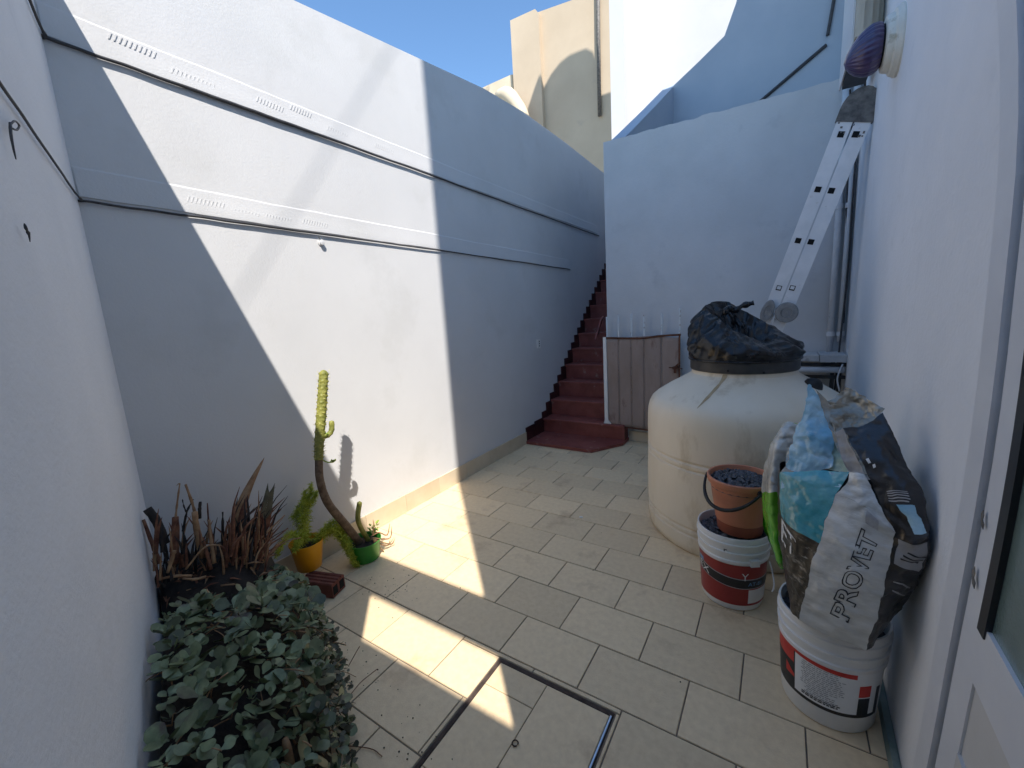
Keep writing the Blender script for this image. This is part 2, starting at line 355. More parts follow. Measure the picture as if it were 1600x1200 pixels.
# --- cables along both walls
def cable(pts, r, label, nm='wall_cable'):
    r = [r*(.55 if Vector(p).x>XL+.05 else .8+.35*math.exp(-((Vector(p).y-1.45)/.5)**2)) for p in pts]
    o = MB().tube(pts, r, 7).build(nm, m_cable, smooth=True); return tag(o, label, 'cable')
def wob(pts, a, n, dims='xyz'):
    out = []
    for i,p in enumerate(curve(pts,n)): out.append(p+Vector((0,0,a*noise.noise((i*.35,p.y,p.x)))))
    return out
up = [nwp(.9,2.80+.0,.010),nwp(.35,2.785,.010),nwp(.03,2.775,.012),(XL+.012,.62,2.777),(XL+.012,1.2,2.778),(XL+.012,1.8,2.777),(XL+.012,3,2.772),(XL+.012,4.5,2.765),(XL+.012,6.72,2.757)]
lo = [nwp(1.35,2.13,.010),nwp(.6,2.14,.010),nwp(.03,2.150,.012),(XL+.012,.62,2.150),(XL+.012,1.2,2.154),(XL+.012,1.8,2.156),(XL+.012,3,2.158),(XL+.012,4.3,2.157),(XL+.012,5.55,2.155)]
cable(wob(up,.004,120),.0085,'dark cable under the upper ledge of the long wall, running round the corner')
cable(wob(lo,.004,110),.0065,'dark cable under the lower ledge of the long wall, running round the corner')
# cable ties / scraps hanging on the near wall
def nwray(x,y,off=.012):
    d = ray(x,y); k = (NN.dot(Vector((cx,cy,0)))+off-NN.dot(EYE))/NN.dot(d); return EYE+d*k
t = thing('hanging_wire_hook', 'dark wire hook hanging from the lower cable at the left edge', 'hook', nwray(20,210))
MB().tube(curve([nwray(16,195),nwray(23,189),nwray(30,196),nwray(26,203),nwray(18,200)],14),.0022,6).build('loop', m_cable, t, smooth=True)
MB().tube(curve([nwray(16,192),nwray(17,210),nwray(21,232),nwray(25,249)],8),[.0026,.003,.0028,.0026,.0022,.002,.0016,.001],6).build('tail', m_cable, t, smooth=True)
o = MB().tube(curve([nwray(38,349),nwray(41,358),nwray(45,366),nwray(47,378)],8),[.001,.0025,.003,.002,.0035,.002,.0015,.0006],6).build('wall_scrape', m_cable, smooth=True)
tag(o, 'small dark scrap stuck to the wall below the hanging wire hook', 'scrap')

# --- front wall, its sloping parapet, the stairs
fw = thing('stair_wall', 'shaded white wall behind the tank with a jagged plaster top', 'wall', (-.6,4.7,0))
tp = []; n = 60
for i in range(n+1):
    x = -1.70+(2.3)*i/n; z = 3.345+.02*(1-i/n)-.03*(i/n)+ (.016*noise.noise((x*7,1,2))+.010*noise.noise((x*22,5,2)))*(0 if i<6 else 1)
    tp.append((x,4.70,z))
MB().prism([(-1.70,4.70,-.05)]+tp+[(.60,4.70,-.05)], (0,.22,0)).build('wall', m_front, fw)
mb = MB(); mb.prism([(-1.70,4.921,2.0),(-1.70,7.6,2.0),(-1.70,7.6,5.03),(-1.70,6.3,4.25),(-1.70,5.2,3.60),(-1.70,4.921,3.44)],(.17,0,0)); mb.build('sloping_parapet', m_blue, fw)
for x0,x1 in ((-1.46,-1.07),(-1.066,-.676),(-.672,-.28),(-.276,.10)):
    MB().box(x0,x1,4.688,4.702,.0012,.118).build('skirting_tile', m_skirt, fw)
# upper flight rising to the right
uf = thing('upper_stair_parapet', 'pale blue stair parapet rising to the right above the jagged wall', 'parapet', (-.6,7.42,2))
P = [at(1050,136,7.42),at(1092,96,7.42),at(1132,56,7.42),at(1150,5,7.42),at(1168,-60,7.42)]
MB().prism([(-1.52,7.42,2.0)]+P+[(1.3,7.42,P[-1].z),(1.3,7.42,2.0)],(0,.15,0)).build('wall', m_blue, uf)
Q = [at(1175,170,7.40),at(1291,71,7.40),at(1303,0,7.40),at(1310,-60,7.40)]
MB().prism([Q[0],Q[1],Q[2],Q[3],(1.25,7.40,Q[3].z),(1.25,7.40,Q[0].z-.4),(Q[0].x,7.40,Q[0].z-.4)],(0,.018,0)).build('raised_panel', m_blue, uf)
MB().tube([q+Vector((0,-.012,0)) for q in (Q[0],Q[1])],.022,6).build('shadow_gap', m_cable, uf)  # dark tubes draw the shadowed gap along the panel edge
MB().tube([q+Vector((0,-.012,0)) for q in (at(1293,56,7.40),Q[2],Q[3])],.022,6).build('shadow_gap', m_cable, uf)

st = thing('staircase', 'dark red painted staircase climbing between the long wall and the stair wall', 'stairs', (-2.1,4.55,0))
RUN, RISE, Y0, Z0 = .243,.204,4.545,.215
XR_ = -1.703
sl_ = [(XL+.012,4.10),(-1.70,4.09),(-1.46,4.47),(-1.46,4.69),(XL+.012,4.69)]
o = MB(); o.prism([(x,y,.003) for x,y in reversed(sl_)],(0,0,.034)); o.build('landing_slab', m_red, st)
for k in range(15):
    y = Y0+RUN*k; z = Z0+RISE*k; xe = -1.475 if k==0 else XR_
    mb = MB(); mb.box(XL+.012,xe,y+.018,(y+RUN+.02) if k else 4.698,.038 if k==0 else z-RISE-.02,z-.03)
    if k==0: mb.box(XL+.012,XR_,4.702,y+RUN+.018,.038,z-.03)
    mb.build('riser', m_red, st)
    mb = MB(); mb.cbox(XL+.012,xe,y,(y+RUN+.017) if k else 4.698,z-.029,z,.006)
    if k==0: mb.box(XL+.012,XR_,4.702,y+RUN+.017,z-.029,z)
    mb.build('tread', m_red, st)
    for h in (0,1):
        MB().box(XL-.002,XL+.012,y-.01+RUN*.5*h,y-.012+RUN*.5*(h+1),z-RISE*.5*(1-h)-.16,z+.085+RISE*.5*h).build('skirting_tile', m_redd, st)
for a,b in ((4.117,4.33),(4.333,4.53)): MB().box(XL-.002,XL+.012,a,b,.038,.20+(.025 if a>4.2 else 0)).build('skirting_tile', m_redd, st)
MB().obox(at(936,512,5.35), Vector((.012,0,0)), Vector((0,.05,.03)), Vector((.02,.05,.12))).build('board_scrap', m_red, st)

# --- house on the right: tall wall, door, mouldings
hs = thing('house_wall', 'tall shaded plaster house wall on the right with a glazed door', 'building', (xr(2),2,0))
YB = -.055
def hpoly(y0,y1,h,name):
    MB().prism([(xr(y0),y0,-.05),(9,y0,-.05),(9,y1,-.05),(xr(y1),y1,-.05)],(0,0,h+.05)).build(name, m_grey, hs)
def hblock(x1,y0,y1,h,name):
    MB().prism([(xr(y0),y0,-.05),(x1,y0,-.05),(x1,y1,-.05),(xr(y1),y1,-.05)],(0,0,h+.05)).build(name, m_grey, hs)
hblock(4.5,YB,1.25,9.35,'shade_corner'); hblock(4.5,1.25,4.6,4.7,'wall'); hblock(4.5,4.6,7.35,7.4,'wall')  # narrow near corner raised out of view to cast the sharp shadow edge
# added unseen block, set back to shade the yard yet leave sky open
tw = thing('shading_block', 'added tall pale block behind the house, out of view, shading the yard', 'building', (8,-2,0))
for y0,y1,h in ((-5.63,-.58,19.45),(-.58,.87,18.6),(.87,3.2,18.05)): MB().box(6.0,14,y0,y1,-.05,h).build('wall', m_white, tw)
# door frame: outer edge bows a little, head curves over
edge = [atx(x,y,xr(1.4)) for x,y in ((1445,1200),(1490,980),(1530,775),(1557,600),(1575,430),(1588,300),(1592,200),(1590,100),(1582,0))]
edge = [Vector((0,1.475,.0)),]+[Vector((0,e.y,e.z)) for e in edge]+[Vector((0,1.60,2.5))]
E_ = curve(edge,44)
def ez(z):
    for p,q in zip(E_,E_[1:]):
        if p.z<=z<=q.z+1e-6: k = (z-p.z)/(q.z-p.z); return p.lerp(q,k)
    return E_[-1].copy()
def strip(offa, offb, dx0, dx1, name, mat, zlo=-.002, zhi=9):
    mb = MB(); A = [ez(max(zlo,E_[0].z)+(min(zhi,E_[-1].z)-max(zlo,E_[0].z))*i/23) for i in range(24)]
    vs = []; fs = []
    for e in A:
        for off in (offa,offb):
            y = e.y-off
            for dx in (dx0,dx1): vs.append((xr(y)-dx, y, e.z))
    for i in range(len(A)-1):
        a = i*4; b = a+4
        fs += [(a,a+1,b+1,b),(a+1,a+3,b+3,b+1),(a+3,a+2,b+2,b+3),(a+2,a,b,b+2)]
    fs += [(0,2,3,1),(len(vs)-4,len(vs)-3,len(vs)-1,len(vs)-2)]
    mb.add(vs,fs); return mb.build(name, mat, hs)
fo = strip(.0,.088,-.01,.022,'door_frame', m_dframe, .03)
for (x,y,s) in ((1536,812,.011),(1522,902,.013)):
    c = atx(x,y,xr(1.3)-.0225); mb = MB()
    mb.prism([(c.x,c.y+s*a,c.z+s*b) for a,b in ((-.7,-1.6),(.1,-1.2),(.6,-.3),(.8,.8),(.1,1.8),(-.3,.9),(-.1,0),(-.8,-.5))],(-.0012,0,0)); mb.build('latch_mark', m_hinge2, fo)
strip(.088,.100,-.03,.004,'door_gap', m_cable, .03)
strip(.100,.200,-.03,.012,'door_stile', m_dframe, .03)
glz = .875
strip(.180,.215,-.03,.016,'glazing_bead', m_prblack, glz)
strip(.210,.95,-.03,.006,'glass_pane', m_glass, glz)
strip(.1995,.95,-.03,.013,'lower_rail', m_dframe, glz-.12, glz+.02)
strip(.1995,.95,-.03,.007,'lower_panel', m_dpanel, .03, glz-.08)
for zz in (.26,.48): strip(.2005,.95,-.02,.014,'panel_moulding', m_dpanel, zz, zz+.075)
# weathered shutter above the ladder
sh = thing('window_shutter', 'weathered cream wooden shutter at the top right, behind the purple lamp', 'shutter', (.4,3.7,3.1))
for i,(xa,xb) in enumerate(((.315,.352),(.356,.395),(.399,.43),(.434,.458))):
    MB().box(xa,xb,3.50+.05*i,4.15,3.075+.012*i,4.6).build('plank', m_shut, sh)
MB().box(.305,.314,3.55,4.20,3.05,4.6).build('edge_board', m_white, sh)
MB().box(.318,.45,3.56,4.15,3.035,3.073).build('bottom_rail', m_cable, sh)

# --- buildings beyond
wh = thing('white_house', 'bright sunlit white house wall rising above the stairs', 'building', (-1,8.6,0))
MB().box(-2.70,3.2,8.6,8.85,-.05,8.05).build('front_wall', m_white, wh)
arch = [(822,190),(832,160),(840,138),(850,134),(862,112),(876,94),(890,83),(903,78),(913,83),(918,95),(921,125),(922,180),(937,181),(937,147),(972,136)]
S = []
for x,y in arch:
    q = at(x,y,11.98); tt = -2.70-q.x; S.append((-2.70, q.y-tt, q.z+tt*math.sqrt(2)*math.tan(SUN_EL)))
S = sorted(S, key=lambda p: p[1]) if S[0][1]>S[-1][1] else S
yl = [p[1] for p in S]
MB().prism([(-2.70,min(yl)-.0,-.05)]+S+[(-2.70,max(max(yl),9.9)+.0,S[-1][2]),(-2.70,max(max(yl),9.9),-.05)],(.25,0,0)).build('arched_side_wall', m_white, wh)

tb = thing('cream_house', 'cream rendered house beyond the stairs with an arched shadow across it', 'building', (-6,12,0))
def tq(x,y,Y=12.0): return at(x,y,Y)
a,b,c_,d = tq(838,20),tq(905,-4),tq(1000,-44),tq(838,330)
MB().prism([(a.x,12,-.05),a,b,c_,(c_.x,12,-.05)],(0,.4,0)).build('wall', m_tan, tb)
a = tq(797,32,11.85); b = tq(836,14,11.85); c_ = tq(841,20,11.85)
MB().prism([(a.x,11.85,-.05),a,b,c_,(c_.x,11.85,-.05)],(0,.5,0)).build('pilaster', m_tan, tb)
a = tq(690,170,12.1); b = tq(760,134,12.1); c_ = tq(800,116,12.1)
MB().prism([(a.x,12.1,-.05),a,b,c_,(c_.x,12.1,-.05)],(0,.4,0)).build('low_wall', m_tan2, tb)
MB().tube([tq(934,-60,11.93),tq(935,60,11.93),tq(937,181,11.93)],.055,8).build('downpipe', m_hinge2, tb, smooth=True)
o = MB().tube(curve([tq(778,152,11.4),tq(790,147,11.4),tq(803,158,11.4),tq(815,176,11.4),tq(822,190,11.4)],10),[.14,.18,.2,.22,.22,.2,.2,.18,.16,.1],9).build('mortar_mound', m_tan2, tb, smooth=True)
# overhead cable far behind the camera: its soft shadow crosses the sunlit wall
p1 = atx(600,95,XL); p2 = atx(385,450,XL)
DD = 7.0
o = MB().tube([p1-SD*DD+(p1-p2)*3.0, p2-SD*DD-(p1-p2)*.6],.0035,8).build('overhead_pole', m_pipe)
tag(o, 'slim roof pole out of view whose blurred shadow crosses the sunlit wall', 'pole')

# ================================================================== THINGS
# --- floor hatch
ht = thing('floor_hatch', 'tiled floor hatch with a rusty steel rim in front of the buckets', 'hatch', (-.75,1.05,0))
fx0,fx1,fy0,fy1 = HX0+.004,HX1-.004,HY0+.004,HY1-.004; w_ = .017
MB().box(fx0,fx1,fy1-w_,fy1,-.03,-.001).build('rim', m_hrust, ht)
MB().box(fx0,fx0+w_,fy0,fy1-w_-.001,-.03,-.001).build('rim', m_hrust, ht)
o = MB().box(fx1-w_*.7,fx1-.006,fy0,fy1-w_-.001,-.03,.0015).build('rim', m_steel, ht); o['label'] = 'bright bare steel rim bar'
MB().box(fx1-.0055,fx1,fy0,fy1-w_-.001,-.03,-.003).build('rim', m_hrust, ht)
MB().box(fx0+w_+.001,fx1-w_*.7-.001,fy0+.002,fy1-w_-.002,-.04,-.006).build('bedding', m_grout, ht)
for q in ((fx0+w_+.003,-.7715,1.178,fy1-w_-.003),(fx0+w_+.003,-.7715,.80,1.1745),(fx0+w_+.003,-.7715,fy0,.797),(-.768,fx1-w_*.7-.004,.93,fy1-w_-.003),(-.768,fx1-w_*.7-.004,fy0,.927)):
    MB().cbox(*q,-.012,-.0006,.0015).build('tile', m_tile, ht)
c = atz(805,1161,.004); MB().tube([c+Vector((.011*math.cos(a),.011*math.sin(a),0)) for a in [i*math.pi/8 for i in range(16)]],.0025,6).build('pull_ring', m_hrust, ht)

# --- water tank
TC = Vector((-.198,3.107,0))
tk = thing('water_tank', 'large cream plastic water tank standing behind the buckets', 'tank', TC)
prof = [(.575,.002),(.590,.02),(.596,.06),(.597,.118),(.586,.126),(.586,.134),(.598,.142),(.598,.158),(.586,.166),(.586,.174),(.600,.184),(.602,.36),(.601,.545),(.590,.553),(.590,.561),(.601,.57),(.601,.588),(.590,.596),(.590,.604),(.600,.614),(.601,.72),(.600,.80),(.597,.845),(.588,.885),(.570,.922),(.54,.95),(.495,.98),(.445,1.012),(.395,1.04),(.35,1.066),(.325,1.082),(.310,1.095),(.306,1.125)]
def tank_r(z):
    for (r0,z0),(r1,z1) in zip(prof,prof[1:]):
        if z0<=z<=z1: return r0+(r1-r0)*(z-z0)/(z1-z0)
    return .33
MB().lathe(prof,96,TC).build('body', m_tank, tk, smooth=35)
MB().lathe([(.302,1.118),(.316,1.120),(.319,1.126),(.319,1.190),(.313,1.197),(.28,1.20)],96,TC).build('neck_collar', m_ring, tk, smooth=40)
def on_tank(ang, z, off=.0015):
    r = tank_r(z)+off; return TC+Vector((r*math.cos(ang), r*math.sin(ang), z))
a0 = math.atan2(at(1130,600,2.8).y-TC.y, at(1130,600,2.8).x-TC.x)
a0 = rad(-104)
mb = MB(); mb.grid(lambda u,v: on_tank(a0+(.012-.13*v)+(u-.5)*(.075*(1-v)**.7+.006)*(1+.5*noise.noise((v*5,0,0))), 1.115-.175*v, .0022),3,24)
mb.build('rust_streak', m_rust, tk, smooth=True)
for ang,z in ((-100,1.128),(-66,1.118)):
    p = TC+Vector((.3195*math.cos(rad(ang)),.3195*math.sin(rad(ang)),z+.012)); MB().lathe([(.007,-.004),(.007,.003)],8,p,rot=Vector((0,0,1)).rotation_difference(Vector((math.cos(rad(ang)),math.sin(rad(ang)),0))).to_matrix()).build('bolt', m_dark, tk)
p = atz(1270,597,.985); p = Vector((p.x,p.y,0)); dd = (p-TC); aa = math.atan2(dd.y,dd.x)
pc = at(1270,600,2.98)
MB().lathe([(.040,-.16),(.040,-.045),(.048,-.042),(.05,-.012),(.046,.012),(.03,.03),(.012,.034)],18,pc).build('outlet_cap', m_blk, tk, smooth=40)

# --- crumpled black plastic over the tank mouth
def crumple(p, a, s):
    q = Vector(p)*s; n1 = noise.noise_vector(q); n2 = noise.noise_vector(q*2.3+Vector((3,1,7)))
    rdg = Vector([ (1-abs(c))-.6 for c in noise.noise_vector(q*1.4+Vector((9,2,4)))])
    return n1*a+n2*a*.5+rdg*a*.55
bg_ = thing('black_plastic_cover', 'crumpled black plastic sheet bunched over the tank mouth', 'plastic sheet', TC+Vector((0,0,1.19)))
def cover(u, v):
    a = 2*math.pi*u; ca, sa = math.cos(a), math.sin(a)
    lean = -.75*ca+.45*sa                      # higher at the back left
    pr_ = [(.312,1.185),(.328,1.20),(.337,1.24),(.325,1.29),(.285,1.35),(.235,1.41),(.19,1.43),(.145,1.36),(.10,1.29),(.0,1.27)]
    x = v*(len(pr_)-1); i = min(int(x),len(pr_)-2); k = x-i
    r = pr_[i][0]*(1-k)+pr_[i+1][0]*k; z = pr_[i][1]*(1-k)+pr_[i+1][1]*k
    hgt = max(0,(z-1.22)); z = 1.22+hgt*(1.0+.75*lean) if z>1.22 else z
    p = TC+Vector((r*ca-.03*max(0,z-1.25)/.2, r*sa+.02*max(0,z-1.25)/.2, z))
    fold = .013*math.sin(a*9+z*30+3*noise.noise((ca*2,sa*2,z*4)))+.006*math.sin(a*23-z*40+4*noise.noise((ca*3,sa*3,z*6)))
    k2 = smoothstep(min(1,max(0,(z-1.19)/.06)))
    d = (crumple(p,.022,6)+crumple(p+Vector((5,5,5)),.009,14))*k2; d.z *= .8
    return p+d+Vector((ca,sa,0))*fold*k2
MB().grid(cover,190,60).build('crumpled_film', m_black, bg_, smooth=45)
MB().tube([TC+Vector((.323*math.cos(a),.323*math.sin(a),1.192))+Vector((0,0,.0)) for a in [i*2*math.pi/60 for i in range(61)]],.009,6).build('rolled_hem', m_black, bg_, smooth=True)
MB().tube(curve([at(1132,492,3.0),at(1138,480,3.02),at(1146,486,3.03),at(1160,478,3.05),at(1178,473,3.05)],20),[.012+.01*math.sin(i*.7)**2 for i in range(20)],8).build('twisted_fold', m_black, bg_, smooth=True)

# --- folding ladder
T_ = at(1339,178,3.80); H_ = at(1214,490,3.92)
A_ = (T_-H_).normalized(); V_ = ((T_+H_)/2-EYE).normalized(); Wd = A_.cross(V_).normalized(); Rg = Wd.cross(A_).normalized()
if Rg.dot(V_)<0: Rg = -Rg
if Wd.x<0: Wd = -Wd
ld = thing('folding_ladder', 'folded white aluminium ladder leaning into the corner behind the tank', 'ladder', (H_.x-.3,H_.y,0))
Lu = (T_-H_).length; SW = .047; SG = .050
def stile(s0, s1, off, dep, name='stile'):
    c = H_+A_*((s0+s1)/2)+Wd*off+Rg*dep
    return MB().obox(c, Wd*(SW-.002), A_*((s1-s0)/2), Rg*.014).build(name, m_alu, ld)
rungs = (.10,.385,.70,1.02)
for sgn in (-1,1):
    for dep in (0,.33): stile(.03,Lu-.03,sgn*SG,dep)
    stile(-.40,-.0,sgn*SG*(.6 if sgn<0 else 1.4)-.03,.035)
    for rs in [ (A_*0).x+q for q in ()]: pass
    for px_,py_ in (((1314,210),(1278,296),(1247,376),(1217,450)) if sgn<0 else ((1337,210),(1299,298),(1267,378),(1238,450))):
        d = ray(px_,py_); nrm = Rg; k = (H_-Rg*.0145-EYE).dot(nrm)/d.dot(nrm); p = EYE+d*k
        s_ = (p-H_).dot(A_); o_ = (p-H_).dot(Wd)
        hollow = py_>440
        q = H_+A_*s_+Wd*o_
        MB().obox(q+Rg*.165, Wd*.016, A_*.016, Rg*.150).build('rung', m_alu, ld)
        MB().obox(q-Rg*.0145, Wd*(.0185 if not hollow else .018), A_*.0185, Rg*.0015).build('rung_end', m_dark, ld)
        if hollow: MB().obox(q-Rg*.0165+A_*.002, Wd*.013, A_*.012, Rg*.001).build('rung_cap', m_alu, ld)
for sgn in (-1,1):
    bs = H_+A_*(-.40)+Wd*(sgn*.05-.03)+Rg*.035
    e_ = bs-A_*((bs.z-.0)/A_.z)
    MB().obox((bs+e_)/2, Wd*.035, (bs-e_)/2, Rg*.013).build('lower_stile', m_alu, ld)
rm = Vector((0,0,1)).rotation_difference(-Rg).to_matrix()
for (x_,y_,r,el) in ((1199,486,.070,(.62,1.3)),(1229,488,.078,(1,1))):
    d = ray(x_,y_); p = EYE+d*((H_-Rg*.016-EYE).dot(Rg)/d.dot(Rg))
    ex = Wd; ey = A_
    hp = MB(); n = 28; prf = ((1.0,0),(1.0,.018),(.93,.026),(.5,.026),(.45,.020),(.12,.020),(.1,.03),(.04,.031))
    vs = [p+(ex*math.cos(2*math.pi*i/n)*el[0]+ey*math.sin(2*math.pi*i/n)*el[1])*r*f_-Rg*h_ for f_,h_ in prf for i in range(n)]
    fs = [(j*n+i,j*n+(i+1)%n,(j+1)*n+(i+1)%n,(j+1)*n+i) for j in range(len(prf)-1) for i in range(n)]+[tuple(range((len(prf)-1)*n,len(prf)*n))]
    hp.add(vs,fs); hp.build('hinge_disc', m_hinge, ld, smooth=40)
c = T_+A_*.0; pts = []
for a_ in range(0,181,15): pts.append(c+Wd*(.104*math.cos(rad(a_)))+A_*(.02+.135*math.sin(rad(a_)))-Rg*.02)
MB().prism(pts+[c-Wd*.104-A_*.05-Rg*.02,c+Wd*.104-A_*.05-Rg*.02], Rg*.05).build('top_hinge', m_hinge2, ld)
for k_ in range(9):
    q = T_-A_*random.uniform(.055,.13)+Wd*random.uniform(-.085,.085)-Rg*.0158
    MB().obox(q, Wd*random.uniform(.003,.008), A_*random.uniform(.003,.008), Rg*.0008).build('rivet', m_hinge2, ld)

# --- pipes and wires in the corner
for i,(x_,y_,r) in enumerate(((.385,4.655,.024),(.455,4.650,.022))):
    o = thing('drain_pipe', ['left one of the two whitewashed pipes in the corner beside the ladder','right one of the two whitewashed pipes in the corner, against the house wall'][i], 'pipe', (x_,y_,1.1), 'pipes in the corner')
    MB().tube([(x_,y_,1.10+.1*i-.05),(x_+.004,y_,2.0),(x_,y_,3.30)],r,12).build('pipe', m_pipe, o, smooth=True)
    for z in (1.22,2.3,3.1): MB().lathe([(r+.006,-.02),(r+.007,0),(r+.006,.02)],12,(x_+.002,y_,z)).build('bracket', m_pipe, o, smooth=40)
MB_ = MB().tube(curve([at(1352,118,4.2),at(1350,150,4.3),at(1340,210,4.55),at(1331,330,4.62),at(1325,420,4.62),at(1312,540,4.6),at(1304,610,4.5)],40),.007,6)
tag(MB_.build('hanging_wire', m_cable, smooth=True), 'thin dark wire hanging down the corner from the lamp', 'wire')
MB_ = MB().tube(curve([at(1328,140,4.3),at(1331,200,4.5),at(1326,240,4.62),at(1323,330,4.64),at(1320,460,4.64),at(1318,505,4.64)],30),.006,6)
tag(MB_.build('hanging_wire', m_cable, smooth=True), 'second thin wire running down the corner between ladder and pipes', 'wire')

# --- shelf against the wall behind the tank
us = thing('utility_shelf', 'dirty whitewashed slab shelf against the wall right of the tank', 'shelf', (.3,4.5,0))
MB().cbox(.02,.30,4.42,4.698,1.00,1.055,.006).build('slab', m_stone, us); MB().cbox(.305,xr(4.5)-.004,4.40,4.698,.995,1.06,.006).build('slab', m_stone, us)
MB().box(.0,xr(4.5)-.004,4.43,4.45,.955,.985).build('rail', m_blk, us)
MB().tube([(-.05,4.44,.92),(xr(4.4)-.01,4.44,.925)],.028,10).build('pipe', m_pipe, us, smooth=True)
MB().box(.0,xr(4.5)-.004,4.44,4.47,.845,.872).build('rail', m_blk, us)
for x_ in (.10,.40,xr(4.4)-.04): MB().box(x_-.014,x_+.014,4.45,4.478,.0,.99).build('leg', m_blk, us)
MB().tube(curve([(.46,4.39,.98),(.44,4.37,.92),(.43,4.38,.85),(.45,4.38,.75)],12),.006,6).build('white_wire', m_pipe, us, smooth=True)

# --- wall lamp
lc = at(1388,69,2.93); lc.x = xr(2.95)
lp = thing('wall_lamp', 'purple ribbed glass wall lamp on a round cream base', 'lamp', lc)
rl = Matrix.Rotation(rad(-90),3,'Y')
MB().lathe([(.150,-.002),(.150,.012),(.144,.018),(.138,.030),(.124,.036),(.120,.052),(.114,.062),(.10,.066)],48,lc,rot=rl).build('base', m_lampb, lp, smooth=35)
MB().lathe([(.09,.062),(.09,.078)],32,lc,rot=rl).build('gasket', m_dark, lp, smooth=35)
def lampf(u,v):
    a = 2*math.pi*u; pr_ = [(.096,.074),(.105,.090),(.107,.112),(.099,.138),(.081,.165),(.056,.188),(.028,.205),(.003,.212)]
    x = v*(len(pr_)-1); i = min(int(x),len(pr_)-2); k = x-i
    r = pr_[i][0]*(1-k)+pr_[i+1][0]*k; h = pr_[i][1]*(1-k)+pr_[i+1][1]*k
    r *= 1+.028*math.cos(a*26)
    q = rl@Vector((r*math.cos(a),r*math.sin(a),h)); q.z -= .03*(v**1.5)
    return lc+q
MB().grid(lampf,104,21).build('shade', m_lamp, lp, smooth=True)

# --- old gate folded back against the stair wall
gt = thing('sheet_gate', 'low brown sheet gate with pale bar tips, folded back against the wall', 'gate', (-1.7,4.6,.2))
GY = 4.60
TLg,TRg,BLg,BRg = at(947,526,GY),at(1064,530,GY),at(948,655,GY),at(1063,690,GY)
gx0,gx1 = TLg.x,TRg.x; gz1 = TLg.z-.015; gz0 = .20
gxs = [gx0+.012,gx0+.145,gx0+.29,gx0+.435,gx0+.62,gx1-.015]
def sheet(i):
    xa = gxs[i]+.0015 if i else gx0; xb = gxs[i+1]-.0015
    def fn(u,v):
        x = xa+(xb-xa)*u; z = gz0-.04*(x-gx0)+(gz1-gz0+.04*(x-gx0)+.012*math.sin(x*9)+.008*noise.noise((x*6,0,0)))*v
        return Vector((x, GY-.010-.004*math.sin(u*math.pi)*(1+.4*noise.noise((x*5,z*3,1)))+.004*noise.noise((x*9,z*9,4)), z))
    mb = MB(); mb.grid(fn,8,24)
    o = mb.build('sheet', m_gate, gt, smooth=True); md = o.modifiers.new('thick','SOLIDIFY'); md.thickness = .003
for i in range(5): sheet(i)
for i,x in enumerate(gxs):
    MB().tube([(x,GY+.008,gz0-.02),(x+.003*(i%3-1),GY+.008,1.475+.012*((i*7)%3)+(.03 if i==5 else 0))],.0095,8).build('bar', m_gatebar, gt, smooth=True)
MB().tube(curve([(gx0,GY-.012,gz1+.002),(gx0+.2,GY-.014,gz1-.006),(gx0+.42,GY-.014,gz1-.012),(gx0+.6,GY-.014,gz1+.008),(gx1,GY-.012,gz1+.016)],16),.011,7).build('top_rod', m_gaterust, gt, smooth=True)
MB().box(gx1-.02,gx1-.004,GY-.016,GY-.004,gz0+.4,gz1+.01).build('edge_strip', m_gaterust, gt)
MB().tube([(gx0,GY-.012,gz0-.0),(gx1,GY-.012,gz0-.035)],.010,6).build('bottom_rod', m_gaterust, gt, smooth=True)
lt = at(1055,574,GY-.03)
o = MB(); o.obox(lt,Vector((.028,0,.010)),Vector((0,.008,0)),Vector((-.004,0,.014))); o.obox(lt+Vector((.0,-.01,-.03)),Vector((.012,0,0)),Vector((0,.008,0)),Vector((0,0,.03))); o.obox(lt+Vector((.015,-.012,.02)),Vector((.02,0,.02)),Vector((0,.006,0)),Vector((-.006,0,.006)))
lo_ = o.build('latch', m_gaterust, gt); MB().tube([lt+Vector((-.06,-.016,.0)),lt+Vector((.075,-.016,-.012))],.006,6).build('latch_bolt', m_gaterust, lo_, smooth=True)
mb = MB(); mb.prism([(gx0-.045,GY-.03,.217),(gx0+.045,GY-.03,.217),(gx0+.012,GY-.03,.26),(gx0+.008,GY-.03,gz1+.01),(gx0-.028,GY-.03,gz1+.01),(gx0-.03,GY-.03,.26)],(0,.03,0)); mb.build('hinge_post', m_bucket, gt)

